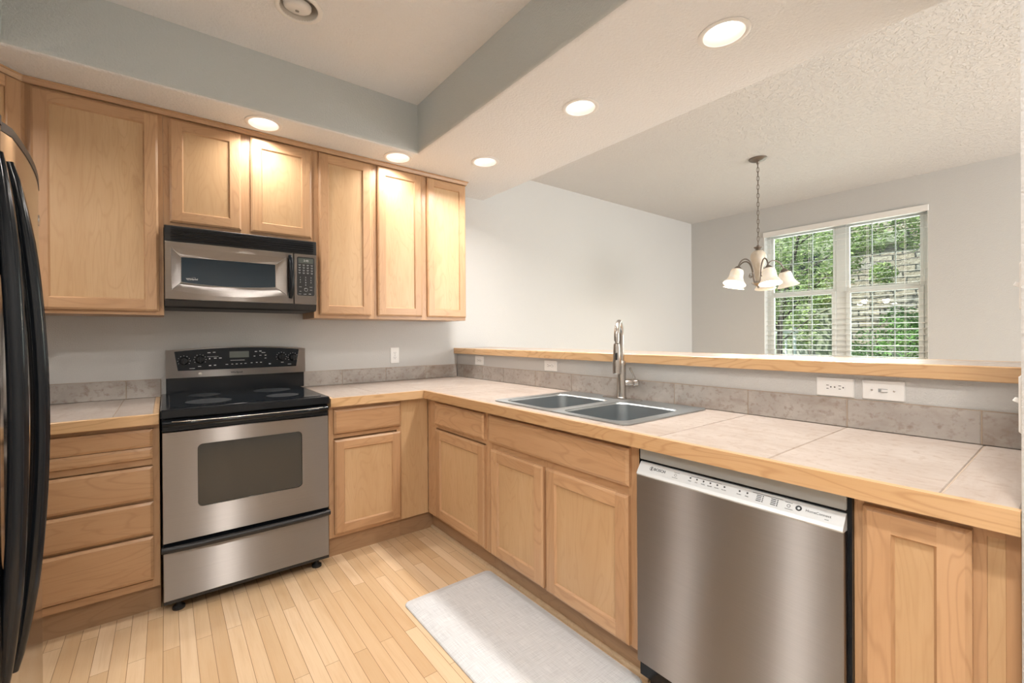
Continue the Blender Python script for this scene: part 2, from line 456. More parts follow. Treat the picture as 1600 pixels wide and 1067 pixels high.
def text(mb, s, size, T, depth=0.0006, align='CENTER', bold=False, mi=0):
    cu = bpy.data.curves.new('t', 'FONT'); cu.body = s; cu.size = size; cu.align_x = align; cu.align_y = 'CENTER'
    cu.extrude = depth / 2; cu.resolution_u = 3
    if bold: cu.offset = size * 0.02
    o = bpy.data.objects.new('t', cu); COL.objects.link(o)
    bpy.context.view_layer.update()
    me = bpy.data.meshes.new_from_object(o.evaluated_get(bpy.context.evaluated_depsgraph_get()))
    vs = [tuple(T @ v.co) for v in me.vertices]; fs = [tuple(p.vertices) for p in me.polygons]
    bpy.data.objects.remove(o); bpy.data.curves.remove(cu); bpy.data.meshes.remove(me)
    mb.add(vs, fs, mi=mi); return mb

# ------------------------------------------------------------------ room shell
FZ = -DZ
XL, XR = -1.14, 6.03          # left wall, window wall
ZS, ZK, ZD = 2.5315, 2.865, 2.841
YS = -8.0                     # assumed open side of the unseen room behind the camera
struct('floor', MB().box(XL - .15, XR + .15, YS, .15, FZ - .12, FZ), 'floor')
struct('wall_back', MB().box(XL - .15, XR + .15, 0, .15, FZ, 3.0, off=(0, 0, 0)), 'wall')
struct('wall_left', MB().box(XL - .15, XL, YS, 0, FZ, 3.0, off=(0, 0, 0)), 'wall')
WY0, WY1, WZ0, WZ1 = -2.425, -0.945, 0.80, 2.535
wm = MB()
for a in ((YS, WY0, FZ, 3.0), (WY1, 0.0, FZ, 3.0), (WY0, WY1, FZ, WZ0), (WY0, WY1, WZ1, 3.0)):
    wm.box(XR, XR + .16, *a, off=(0, 0, 0))
struct('wall_right', wm, 'wall')
cm = MB().box(XL, 2.2, YS, 0, ZK, 3.0, off=(0, 0, 0)); ceil_o = struct('ceiling', cm, 'ceiling')
struct('ceiling_dining', MB().box(2.2, XR, YS, 0, ZD, 3.0, off=(0, 0, 0)), 'knock')

def soffit_poly(e, b, r=0.022, sgn=1):
    """cross-section: straight at b, rounded lower edge at e"""
    pts = [(b, ZK + .005), (b, ZS)]
    d = 1 if e > b else -1
    for i in range(7):
        a = radians(90 * i / 6); pts.append((e - d * r + d * r * sin(a), ZS + r - r * cos(a)))
    pts.append((e, ZK + .005)); return pts
def faces(mb):
    # the rounded lower edge and the upright face carry the wall colour
    for i in range(5, 9): mb.mi[i] = 1
    return mb
HOLES = {'back': [(.491, -.466), (1.340, -.470)], 'bar': [(1.884, -.763), (1.871, -1.688), (1.905, -2.453), (1.87, -3.9)],
         'side': [(-.85, -1.98), (-.84, -1.03)], 'front': [(-.45, -3.45), (.55, -3.45)], 'tray': [(.547, -1.086)]}
def drill(o, holes, z, r, h):
    """cut round openings for the recessed lights"""
    mb = MB()
    for x, y in holes: mb.lathe([(r, z - .02), (r, z + h)], Matrix.Translation((x, y, 0)), 40)
    k = obj('cutter', mb, 'ceiling'); md = o.modifiers.new('cut', 'BOOLEAN'); md.operation = 'DIFFERENCE'; md.solver = 'EXACT'; md.object = k
    bpy.context.view_layer.update()
    me = bpy.data.meshes.new_from_object(o.evaluated_get(bpy.context.evaluated_depsgraph_get()))
    o.modifiers.clear(); old = o.data; o.data = me; bpy.data.meshes.remove(old)
    for p in me.polygons: p.use_smooth = max(abs(c) for c in p.normal) < .9995
    km = k.data; bpy.data.objects.remove(k); bpy.data.meshes.remove(km)
drill(ceil_o, HOLES['tray'], ZK, .0865, .09)
sm_ = faces(MB().prism(soffit_poly(-.604, 0.0), 0, XL, 2.4018, smooth=True, off=(0, 0, 0)))
drill(struct('ceiling_soffit_back', sm_, ['ceiling', 'tray']), HOLES['back'], ZS, .0795, .09)
def soffit_y(e, b, y0, y1, dz):
    return faces(MB().prism([(x, z - dz) for x, z in soffit_poly(e, b)], 1, y0, y1, smooth=True, off=(0, 0, 0)))
drill(struct('ceiling_soffit_bar', soffit_y(1.4247, 2.4018, -7.0, -.56, 0.0004), ['ceiling', 'tray']), HOLES['bar'], ZS, .0795, .09)
drill(struct('ceiling_soffit_side', soffit_y(-.537, XL, -7.0, -.56, 0.0004), ['ceiling', 'tray']), HOLES['side'], ZS, .0795, .09)
drill(struct('ceiling_soffit_front', MB().box(-.56, 1.45, -7.0, -3.1, ZS - .0002, ZK + .005, off=(0, 0, 0)), 'ceiling'), HOLES['front'], ZS, .0795, .09)

XB = 2.115                    # kitchen face of the half wall under the bar
struct('wall_bar', MB().box(XB, 2.24, -3.283, 0, FZ, 1.117, off=(0, 0, 0)), 'wall')
struct('wall_front', MB().box(XL, 2.60, -4.45, -4.30, FZ, 3.0, off=(0, 0, 0)), 'wall')
struct('wall_end', MB().box(1.362, 2.60, -3.43, -3.283, FZ, 2.86, b=.006, off=(0, 0, 0)), 'wall')

# shoe moulding on the floor in front of the toe kicks
def shoe(pts):
    mb = MB(); r = .016
    prof = [(0, 0)] + [(r * cos(radians(a)), r * 1.15 * sin(radians(a))) for a in range(0, 91, 15)]
    for (p, q, nx, ny) in pts:
        loops = [[(P[0] + nx * a, P[1] + ny * a, FZ + b) for a, b in prof] for P in (p, q)]
        mb.loft(loops, True, True, False)
    return mb
struct('trim_1', shoe([((-.47, -.668), (-.008, -.668), 0, -1)]), 'shoe')
struct('trim_2', shoe([((.778, -.668), (1.477, -.668), 0, -1), ((1.477, -.668), (1.477, -2.375), -1, 0)]), 'shoe')

# ------------------------------------------------------------------ window with glass, sashes and muntins
def window():
    fr = MB(); xa, xb = XR + .085, XR + .13
    y0, y1, z0, z1 = WY0, WY1, WZ0, WZ1
    fw = .045; ym = -1.705
    for a in ((y0, y0 + fw, z0, z1), (y1 - fw, y1, z0, z1), (y0, y1, z0, z0 + fw), (y0, y1, z1 - fw, z1), (ym - .046, ym + .046, z0, z1)):
        fr.box(xa, xb, *a, b=.003)
    wfr = struct('window_1', fr, 'whitetrim')
    for (a, b) in ((y0 + fw, ym - .046), (ym + .046, y1 - fw)):
        for up in (True, False):
            za, zb = (1.752, z1 - fw) if up else (z0 + fw, 1.752)
            xo = .018 if up else 0.0; sw = .03 if up else .04
            sb = MB()
            top = .032; bot = .032 if up else .055
            for q in ((a, a + sw, za, zb), (b - sw, b, za, zb), (a + sw, b - sw, za, za + bot), (a + sw, b - sw, zb - top, zb)):
                sb.box(xa - .012 + xo, xa + .022 + xo, *q, b=.003)
            s = obj('sash', sb, 'whitetrim', wfr)
            mu = MB(); ia, ib, ja, jb = a + sw, b - sw, za + bot, zb - top
            for t in (1 / 3, 2 / 3): mu.box(xa + .003 + xo, xa + .012 + xo, ia + (ib - ia) * t - .005, ia + (ib - ia) * t + .005, ja, jb)
            mu.box(xa + .003 + xo, xa + .012 + xo, ia, ib, (ja + jb) / 2 - .005, (ja + jb) / 2 + .005)
            obj('muntins', mu, 'muntin', s)
            obj('pane', MB().box(xa + .005 + xo, xa + .010 + xo, ia, ib, ja, jb), 'glass', s)
    jl = MB()
    for a in ((y0, y0 + .006, z0, z1), (y1 - .006, y1, z0, z1), (y0, y1, z1 - .006, z1)): jl.box(XR + .001, xa, *a)
    obj('jamb_liner', jl, 'whitetrim', wfr)
    sl = MB().box(XR - .015, XR + .085, y0 - .0, y1 + .0, z0 - .025, z0, b=.004); obj('sill', sl, 'whitetrim', wfr)
window()
bl = thing('window_blind', 'white horizontal slat blind with open slats in the dining window', 'blind', (XR + .035, -1.685, 2.5))
obj('valance', MB().box(XR - .018, XR - .004, WY0 - .004, WY1 + .004, 2.472, 2.533, b=.003), 'blind', bl)
obj('headrail', MB().box(XR + .01, XR + .06, WY0 + .006, WY1 - .006, 2.475, 2.53, b=.003), 'blind', bl)
sb = MB(); z = 2.44; tilt = radians(-8)
while z > .84:
    sb.box(-.022, .022, WY0 + .012, WY1 - .012, -.0007, .0007, b=.0003, T=Matrix.Translation((XR + .035, 0, z)) @ Matrix.Rotation(tilt, 4, 'Y')); z -= .059
obj('slats', sb, 'blind', bl)
lc = MB()
for y in (-2.25, -1.95, -1.42, -1.12):
    for dx in (-.026, .026): lc.tube([(XR + .035 + dx, y, 2.48), (XR + .035 + dx, y, .82)], .0011, 6)
obj('ladder_cords', lc, 'blind', bl)
obj('bottom_rail', MB().box(XR + .008, XR + .062, WY0 + .012, WY1 - .012, .805, .825, b=.003), 'blind', bl)

# ------------------------------------------------------------------ cabinets
# faces: 'N' looks to -y (back run), 'P' looks to -x (peninsula). mapping: a runs along the face, n outward distance from the face plane
class Face:
    def __init__(s, kind, plane): s.k = kind; s.p = plane
    def box(s, mb, a0, a1, n0, n1, z0, z1, b=0.0, grain='a', off=None):
        if s.k == 'N': return mb.box(a0, a1, s.p - n1, s.p - n0, z0, z1, b, 0 if grain == 'a' else 2, off)
        return mb.box(s.p - n1, s.p - n0, a0, a1, z0, z1, b, 1 if grain == 'a' else 2, off)
    def pt(s, a, n, z): return (a, s.p - n, z) if s.k == 'N' else (s.p - n, a, z)

def bevel_slab(mb, F, a0, a1, z0, z1, n0, n1, lip=.012, drop=.006, grain='a', off=None):
    """slab whose front edge is eased: a full-size back and a slightly smaller front"""
    off = off or roff()
    A = [(a0, z0), (a1, z0), (a1, z1), (a0, z1)]; B = [(a0 + lip, z0 + lip), (a1 - lip, z0 + lip), (a1 - lip, z1 - lip), (a0 + lip, z1 - lip)]
    L = [[F.pt(a, n, z) for a, z in P] for P, n in ((A, n0), (A, n1 - drop), (B, n1))]
    vs = [p for l in L for p in l]; fs = [(0, 1, 2, 3), (8, 9, 10, 11)]
    for k in (0, 4):
        for i in range(4): j = (i + 1) % 4; fs.append((k + i, k + j, k + 4 + j, k + 4 + i))
    g = {('N', 'a'): 0, ('P', 'a'): 1}.get((F.k, grain), 2)
    mb.add(vs, fs, g, off)

def door(F, a0, a1, z0, z1, parent, name='door', stile=.058, th=.021):
    """recessed-panel door; the panel is its own sub-part"""
    a0, a1 = sorted((a0, a1)); mb = MB(); lip, drop = .010, .006
    ia0, ia1, iz0, iz1 = a0 + stile, a1 - stile, z0 + stile, z1 - stile
    s = .006                                     # inner sticking slope
    def piece(quad_back, outer_edges, grain):
        pass
    # stiles
    for (p0, p1, outer) in ((a0, ia0, 'l'), (ia1, a1, 'r')):
        off = roff(); g = 2
        q0, q1 = (p0 + lip, p1) if outer == 'l' else (p0, p1 - lip)
        vs = [F.pt(p0, 0, z0), F.pt(p1, 0, z0), F.pt(p1, 0, z1), F.pt(p0, 0, z1),
              F.pt(p0, th - drop, z0), F.pt(p1, th - drop, z0), F.pt(p1, th - drop, z1), F.pt(p0, th - drop, z1),
              F.pt(q0, th, z0 + lip), F.pt(q1, th, z0 + lip), F.pt(q1, th, z1 - lip), F.pt(q0, th, z1 - lip)]
        fs = [(0, 1, 2, 3), (8, 9, 10, 11)]
        for k in (0, 4):
            for i in range(4): j = (i + 1) % 4; fs.append((k + i, k + j, k + 4 + j, k + 4 + i))
        mb.add(vs, fs, g, off)
    for (r0, r1, outer) in ((z0, iz0, 'b'), (iz1, z1, 't')):
        off = roff(); g = 0 if F.k == 'N' else 1
        q0, q1 = (r0 + lip, r1) if outer == 'b' else (r0, r1 - lip)
        e = .0004
        vs = [F.pt(ia0, 0, r0), F.pt(ia1, 0, r0), F.pt(ia1, 0, r1), F.pt(ia0, 0, r1),
              F.pt(ia0, th - drop, r0), F.pt(ia1, th - drop, r0), F.pt(ia1, th - drop, r1), F.pt(ia0, th - drop, r1),
              F.pt(ia0, th - e, q0), F.pt(ia1, th - e, q0), F.pt(ia1, th - e, q1), F.pt(ia0, th - e, q1)]
        fs = [(0, 1, 2, 3), (8, 9, 10, 11)]
        for k in (0, 4):
            for i in range(4): j = (i + 1) % 4; fs.append((k + i, k + j, k + 4 + j, k + 4 + i))
        mb.add(vs, fs, g, off)
    # inner sloped bead between frame and panel
    O = [(ia0, iz0), (ia1, iz0), (ia1, iz1), (ia0, iz1)]; I = [(ia0 + s, iz0 + s), (ia1 - s, iz0 + s), (ia1 - s, iz1 - s), (ia0 + s, iz1 - s)]
    for i in range(4):
        j = (i + 1) % 4
        vs = [F.pt(O[i][0], th - .001, O[i][1]), F.pt(O[j][0], th - .001, O[j][1]), F.pt(I[j][0], th - .010, I[j][1]), F.pt(I[i][0], th - .010, I[i][1]),
              F.pt(O[i][0], .004, O[i][1]), F.pt(O[j][0], .004, O[j][1]), F.pt(I[j][0], .004, I[j][1]), F.pt(I[i][0], .004, I[i][1])]
        mb.add(vs, [(0, 1, 2, 3), (4, 5, 6, 7), (0, 1, 5, 4), (1, 2, 6, 5), (2, 3, 7, 6), (3, 0, 4, 7)], 2 if i % 2 else (0 if F.k == 'N' else 1))
    d = obj(name, mb, 'maple', parent)
    pm = MB(); F.box(pm, ia0 - .002, ia1 + .002, .003, th - .0105, iz0 - .002, iz1 + .002, 0, 'z')
    obj('panel', pm, 'panel', d)
    return d

def drawer_front(F, a0, a1, z0, z1, parent, split=None, name='drawer_front'):
    a0, a1 = sorted((a0, a1)); mb = MB()
    if split:
        bevel_slab(mb, F, a0, a1, split + .0012, z1, 0, .021); bevel_slab(mb, F, a0, a1, z0, split - .0012, 0, .021)
    else: bevel_slab(mb, F, a0, a1, z0, z1, 0, .021)
    return obj(name, mb, 'maple', parent)

def carcass(F, a0, a1, z0, z1, depth, parent, rails=(), stiles=(), sw=.035, kick=None):
    """box with a face frame: outer stiles, top and bottom rail, extra rails (z0,z1) and stiles (a0,a1)"""
    a0, a1 = sorted((a0, a1)); mb = MB()
    F.box(mb, a0 + .0005, a1 - .0005, -depth, -.019, z0, z1, 0, 'z')
    obj('cabinet_box', mb, 'maple', parent)
    fm = MB()
    F.box(fm, a0, a0 + sw, -.0185, 0, z0, z1, .001, 'z'); F.box(fm, a1 - sw, a1, -.0185, 0, z0, z1, .001, 'z')
    for s0, s1 in stiles: F.box(fm, s0, s1, -.0185, -.0001, z0 + .01, z1 - .01, .001, 'z')
    for r0, r1 in ((z0, z0 + .035), (z1 - .03, z1), *rails): F.box(fm, a0 + sw - .001, a1 - sw + .001, -.0185, -.0003, r0, r1, .001, 'a')
    obj('face_frame', fm, 'maple', parent)
    if kick is not None:
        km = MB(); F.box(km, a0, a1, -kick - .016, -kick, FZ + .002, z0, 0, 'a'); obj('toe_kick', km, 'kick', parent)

UZ0, UZ1 = 1.397, 2.508
FU = Face('N', -.305)
c = thing('wall_cabinet', 'tall single-door maple wall cabinet between the refrigerator and the microwave', 'cabinet', (-.2575, -.15, UZ0))
carcass(FU, -.527, .012, UZ0, UZ1, .300, c); door(FU, -.501, -.010, 1.418, 2.494, c, stile=.058)
c = thing('wall_cabinet', 'short two-door maple wall cabinet mounted above the microwave', 'cabinet', (.41, -.15, 1.885))
carcass(FU, .0125, .8085, 1.885, UZ1, .300, c, stiles=((.385, .445),)); door(FU, .041, .389, 1.918, 2.494, c); door(FU, .441, .794, 1.918, 2.494, c)
c = thing('wall_cabinet', 'narrow single-door maple wall cabinet directly right of the microwave', 'cabinet', (1.01, -.15, UZ0))
carcass(FU, .809, 1.221, UZ0, UZ1, .300, c); door(FU, .842, 1.199, 1.421, 2.498, c)
c = thing('wall_cabinet', 'two-door maple wall cabinet at the right end of the upper row', 'cabinet', (1.61, -.15, UZ0))
carcass(FU, 1.2215, 2.004, UZ0, UZ1, .300, c, stiles=((1.59, 1.655),)); door(FU, 1.247, 1.600, 1.421, 2.498, c); door(FU, 1.648, 1.998, 1.421, 2.498, c)

# diagonal corner wall cabinet above and behind the refrigerator
c = thing('corner_wall_cabinet', 'diagonal maple corner wall cabinet partly hidden behind the refrigerator top', 'cabinet', (-.85, -.3, UZ0))
dm = MB().prism([(-.5275, -.004), (-.5275, -.295), (-.832, -.600), (-1.136, -.600), (-1.136, -.004)], 2, UZ0, UZ1, grain=2)
obj('cabinet_box', dm, 'maple', c)
TD = frameT((-.8345, -.6075, 0), (.7071, .7071, 0), (0, 0, 1))   # local a along the diagonal, b up, c outward
L = .4306
dd = MB()
for a in ((0, .04, UZ0, UZ1), (L - .04, L, UZ0, UZ1), (.04, L - .04, UZ0, UZ0 + .035), (.04, L - .04, UZ1 - .03, UZ1)):
    dd.box(a[0], a[1], a[2], a[3], -.001, .014, .001, grain=1, T=TD)
obj('face_frame', dd, 'maple', c)
dd = MB(); a0, a1, b0, b1 = .028, L - .028, UZ0 + .022, UZ1 - .016
for q, g in (((a0, a0 + .058, b0, b1), 1), ((a1 - .058, a1, b0, b1), 1), ((a0 + .058, a1 - .058, b0, b0 + .058), 0), ((a0 + .058, a1 - .058, b1 - .058, b1), 0)):
    dd.box(q[0], q[1], q[2], q[3], .0145, .0345, .004, grain=g, T=TD)
dr = obj('door', dd, 'maple', c)
obj('panel', MB().box(a0 + .057, a1 - .057, b0 + .057, b1 - .057, .0146, .023, 0, grain=1, T=TD), 'panel', dr)

# crown strip along the top of the wall cabinets
cr = MB()
def crown_seg(P, Q, nP, nQ):
    prof = [(-.012, ZS - .030), (.003, ZS - .030), (.006, ZS - .022), (.009, ZS - .010), (.014, ZS - .008), (.014, ZS - .0015), (-.012, ZS - .0015)]
    loops = [[(X[0] + nn[0] * a, X[1] + nn[1] * a, z) for a, z in prof] for X, nn in ((P, nP), (Q, nQ))]
    cr.loft(loops, True, True, False)
d22 = (.4142, -1.0)
crown_seg((-.527, -.326), (2.004, -.326), d22, (1.0, -1.0))
crown_seg((-.850, -.649), (-.527, -.326), (.7071 * 1.2, -.7071 * 1.2), d22)
crown_seg((2.004, -.326), (2.004, -.006), (1.0, -1.0), (1.0, 0))
obj('crown_moulding', cr, 'maple', label='slim maple crown moulding strip along the tops of the wall cabinets', cat='moulding')

# --- base cabinets
BZ0, BZ1 = .088, .864
FB = Face('N', -.714)
KB = .042
c = thing('drawer_base_cabinet', 'maple base cabinet with a stack of four drawers left of the range', 'cabinet', (-.24, -.36, FZ))
carcass(FB, -.475, -.009, BZ0, BZ1, .69, c, rails=((.67, .70), (.50, .515), (.338, .352)), sw=.03, kick=KB - .012)
drawer_front(FB, -.455, -.034, .704, .842, c, split=.758); drawer_front(FB, -.455, -.034, .514, .667, c)
drawer_front(FB, -.455, -.034, .352, .499, c); drawer_front(FB, -.455, -.034, .132, .336, c)
c = thing('base_cabinet', 'maple base cabinet with one drawer and one door just right of the range', 'cabinet', (1.0, -.36, FZ))
carcass(FB, .779, 1.236, BZ0, BZ1, .69, c, rails=((.672, .695),), sw=.03, kick=KB - .012)
drawer_front(FB, .806, 1.228, .700, .843, c); door(FB, .808, 1.226, .108, .663, c, stile=.055)
c = thing('corner_filler_panel', 'plain upright maple filler panel in the inside corner of the base cabinets', 'panel', (1.33, -.70, FZ))
fm = MB(); FB.box(fm, 1.2365, 1.430, -.018, -.001, BZ0, BZ1, .001, 'z'); obj('filler_board', fm, 'panel', c)
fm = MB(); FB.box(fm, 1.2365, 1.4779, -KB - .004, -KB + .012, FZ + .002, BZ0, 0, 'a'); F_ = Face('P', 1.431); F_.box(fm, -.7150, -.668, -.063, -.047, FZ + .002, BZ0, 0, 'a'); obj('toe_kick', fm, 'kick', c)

FP = Face('P', 1.431)
KP = .047
c = thing('base_cabinet', 'maple peninsula base cabinet with a drawer over a door next to the inside corner', 'cabinet', (1.75, -1.07, FZ))
carcass(FP, -1.4105, -.7148, BZ0, BZ1, .64, c, rails=((.675, .697),), sw=.028, kick=KP)
fm = MB(); FP.box(fm, -.83, -.742, -.0185, -.0004, BZ0 + .03, BZ1 - .03, .001, 'z'); obj('corner_stile', fm, 'maple', c)
drawer_front(FP, -1.386, -.838, .700, .843, c); door(FP, -1.387, -.844, .106, .670, c, stile=.058)
c = thing('sink_base_cabinet', 'wide maple sink base cabinet with a false front over two doors', 'cabinet', (1.75, -1.89, FZ))
cb_ = MB()   # hollow box so the bowls hang inside it
FP.box(cb_, -2.372, -2.354, -.64, -.019, BZ0, BZ1, 0, 'z'); FP.box(cb_, -1.429, -1.411, -.64, -.019, BZ0, BZ1, 0, 'z')
FP.box(cb_, -2.354, -1.429, -.64, -.019, BZ0, BZ0 + .018, 0, 'a')
obj('cabinet_box', cb_, 'maple', c)
fm = MB()
for s in ((-2.372, -2.320), (-1.450, -1.411), (-1.885, -1.845)): FP.box(fm, *s, -.0185, 0, BZ0, BZ1, .001, 'z')
for s in ((BZ0, BZ0 + .035), (BZ1 - .03, BZ1), (.660, .705)): FP.box(fm, -2.33, -1.44, -.0185, -.0003, *s, .001, 'a')
obj('face_frame', fm, 'maple', c)
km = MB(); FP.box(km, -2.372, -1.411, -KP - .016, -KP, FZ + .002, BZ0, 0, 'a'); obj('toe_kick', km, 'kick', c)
drawer_front(FP, -2.330, -1.430, .699, .843, c, name='false_front'); door(FP, -1.856, -1.449, .100, .663, c, stile=.058); door(FP, -2.326, -1.875, .097, .663, c, stile=.058)
c = thing('end_base_cabinet', 'narrow maple base cabinet with a tall door at the near end of the peninsula', 'cabinet', (1.75, -3.14, FZ))
carcass(FP, -3.2795, -3.003, BZ0, BZ1, .64, c, stiles=((-3.232, -3.205),), sw=.022, kick=KP)
door(FP, -3.211, -3.024, .106, .843, c, stile=.054)
fm = MB(); FP.box(fm, -3.2577, -3.2322, -.018, -.0012, BZ0 + .001, BZ1 - .001, 0, 'z'); obj('filler_strip', fm, 'panel', c, label='slightly recessed flame-figured strip')

# ------------------------------------------------------------------ counters, backsplashes, bar top
def tiles(mb, xs, ys, z0, z1, gap=.004, b=.0018):
    for i in range(len(xs) - 1):
        for j in range(len(ys) - 1):
            mb.box(xs[i] + gap / 2, xs[i + 1] - gap / 2, ys[j] + gap / 2, ys[j + 1] - gap / 2, z0, z1, b, grain=rng.choice((0, 1)))
CZ = .914; CB = CZ - .049
c = thing('countertop', 'small beige tiled countertop with maple edge left of the range', 'countertop', (-.57, -.36, CZ - .05))
t = MB(); tiles(t, (-1.136, -.882, -.530, -.178, -.033), (-.738, -.013), CZ - .010, CZ); obj('tiles', t, 'tile', c)
obj('grout_bed', MB().box(-1.137, -.032, -.739, -.001, CB + .002, CZ - .0025), 'grout', c)
e = MB().box(-1.137, -.009, -.762, -.739, CB, CZ + .001, .003, grain=0); e.box(-.032, -.009, -.7388, -.001, CB, CZ + .001, .002, grain=1); obj('wood_edge', e, 'edge', c)

c = thing('countertop', 'long L-shaped beige tiled countertop with maple edge holding the sink', 'countertop', (1.75, -1.7, CZ - .05))
t = MB()
tiles(t, (.803, 1.088, 1.400), (-.738, -.013), CZ - .010, CZ)
ysn = [-3.281, -3.165, -2.813, -2.461, -2.268, -1.432, -1.405, -1.053, -.738, -.340, -.013]
for j in range(len(ysn) - 1):
    y0, y1 = ysn[j], ysn[j + 1]
    if (y0, y1) == (-2.268, -1.432):
        for ya, yb in ((-2.268, -2.109), (-2.109, -1.757), (-1.757, -1.432)):
            tiles(t, (1.3995, 1.476), (ya, yb), CZ - .010, CZ, gap=.003); tiles(t, (2.070, 2.1015), (ya, yb), CZ - .010, CZ, gap=.003)
    else: tiles(t, (1.3995, 2.1015), (y0, y1), CZ - .010, CZ)
obj('tiles', t, 'tile', c)
g = MB().box(.802, 1.398, -.739, -.001, CB + .002, CZ - .0025)
for a in ((1.398, 2.114, -1.44, -.001), (1.398, 2.114, -3.281, -2.26), (1.398, 1.474, -2.26, -1.44), (2.072, 2.114, -2.26, -1.44)): g.box(*a, CB + .002, CZ - .0025)
obj('grout_bed', g, 'grout', c)
e = MB()
e.box(.779, .802, -.7388, -.001, CB, CZ + .001, .002, grain=1)
e.prism([(.779, -.762), (1.376, -.762), (1.399, -.739), (.779, -.739)], 2, CB, CZ + .001, grain=0)
e.prism([(1.376, -.762), (1.399, -.739), (1.399, -3.2815), (1.376, -3.2815)], 2, CB, CZ + .001, grain=1)
obj('wood_edge', e, 'edge', c)

BS0, BS1 = CZ + .0005, CZ + .107
def splash(label, horiz, marks):
    c = thing('tile_backsplash', label, 'backsplash', (sum(marks[::len(marks) - 1]) / 2, -.006, BS0) if horiz else (2.108, sum(marks[::len(marks) - 1]) / 2, BS0))
    t = MB(); m = sorted(marks)
    for a, b in zip(m, m[1:]):
        if horiz: t.box(a + .002, b - .002, -.012, -.002, BS0, BS1, .0018, grain=0)
        else: t.box(2.1026, 2.1126, a + .002, b - .002, BS0, BS1, .0018, grain=1)
    obj('tiles', t, 'bstile', c)
    g = MB()
    if horiz: g.box(m[0], m[-1], -.0095, -.0005, BS0, BS1 + .002)
    else: g.box(2.105, 2.1145, m[0], m[-1], BS0, BS1 + .002)
    obj('grout_bed', g, 'grout', c)
splash('low grey tile backsplash strip on the wall left of the range', True, (-1.135, -.874, -.522, -.170, -.006))
splash('low grey tile backsplash strip on the wall right of the range', True, (.782, 1.086, 1.432, 1.787, 2.1025))
splash('long low grey tile backsplash strip running under the bar ledge', False, (-.014, -.115, -.398, -.68, -1.045, -1.39, -1.745, -2.10, -2.455, -2.812, -3.158, -3.281))

LZ0, LZ1, LX = 1.1172, 1.1663, 2.0726
c = thing('bar_top', 'long raised bar ledge with a thick maple edge above the sink counter', 'bar ledge', (2.28, -1.64, LZ0))
e = MB().box(LX, LX + .024, -3.282, -.001, LZ0, LZ1, .003, grain=1); e.box(2.466, 2.49, -3.282, -.001, LZ0, LZ1, .003, grain=1)
obj('wood_edge', e, 'edge', c)
t = MB(); ys = [-.001 - .352 * i for i in range(10)][::-1]; ys[0] = -3.282
tiles(t, (LX + .0245, 2.28, 2.4655), ys, LZ1 - .012, LZ1 - .0005); obj('tiles', t, 'tile', c)
obj('grout_bed', MB().box(LX + .0245, 2.4655, -3.282, -.001, LZ0 + .002, LZ1 - .003), 'grout', c)

# ------------------------------------------------------------------ sink and faucet
SZ = CZ + .0015
c = thing('kitchen_sink', 'stainless steel double-bowl sink set into the peninsula counter', 'sink', (1.77, -1.85, SZ - .2))
def flat(poly, z): return [(x, y, z) for x, y in poly]
sx0, sx1, sy0, sy1, ymid = 1.458, 2.084, -2.284, -1.416, -1.862
for k, (y0, y1, by0, by1) in enumerate(((sy0, ymid, -2.236, -1.890), (ymid, sy1, -1.834, -1.466))):
    dk = MB(); n = 6
    bx0, bx1 = 1.494, 1.945
    ro = .03
    outer = rr(sx0, sx1, y0, y1, .0004, n)
    # round only the free outside corners of the deck
    def oc(px, py, a0, r):
        return [(px + r * cos(radians(a0 + 90 * i / n)), py + r * sin(radians(a0 + 90 * i / n))) for i in range(n + 1)]
    r3 = ro if k == 0 else .0004; r1 = .0004 if k == 0 else ro
    outer = oc(sx1 - r1, y1 - r1, 0, r1) + oc(sx0 + r1, y1 - r1, 90, r1) + oc(sx0 + r3, y0 + r3, 180, r3) + oc(sx1 - r3, y0 + r3, 270, r3)
    hole = rr(bx0, bx1, by0, by1, .055, n)
    hole2 = rr(bx0 + .006, bx1 - .006, by0 + .006, by1 - .006, .052, n)
    dk.loft([flat(outer, SZ), flat(outer, SZ + .004), flat([(x * .985 + .015 * (sx0 + sx1) / 2, y * .985 + .015 * (y0 + y1) / 2) if 0 else (x, y) for x, y in outer], SZ + .005), flat(hole, SZ + .005), flat(hole, SZ + .003), flat(hole2, SZ - .004)], False, False, False)
    obj('rim', dk, 'sinksteel', c, fixn=True)
    bm_ = MB(); loops = []
    for t_, ins, rad in ((-.004, .006, .052), (-.05, .009, .052), (-.12, .014, .052), (-.165, .02, .05), (-.183, .03, .045), (-.192, .05, .04), (-.195, .09, .03)):
        loops.append(flat(rr(bx0 + ins, bx1 - ins, by0 + ins, by1 - ins, rad, n), SZ + t_))
    bm_.loft(loops, False, True, True)
    bw = obj('basin', bm_, 'sinksteel', c)
    T = Matrix.Translation(((bx0 + bx1) / 2, (by0 + by1) / 2, SZ - .195))
    obj('drain', MB().lathe([(.0, .004), (.02, .004), (.04, .003), (.045, .0002)], T, 20, False, False), 'nickel', bw)

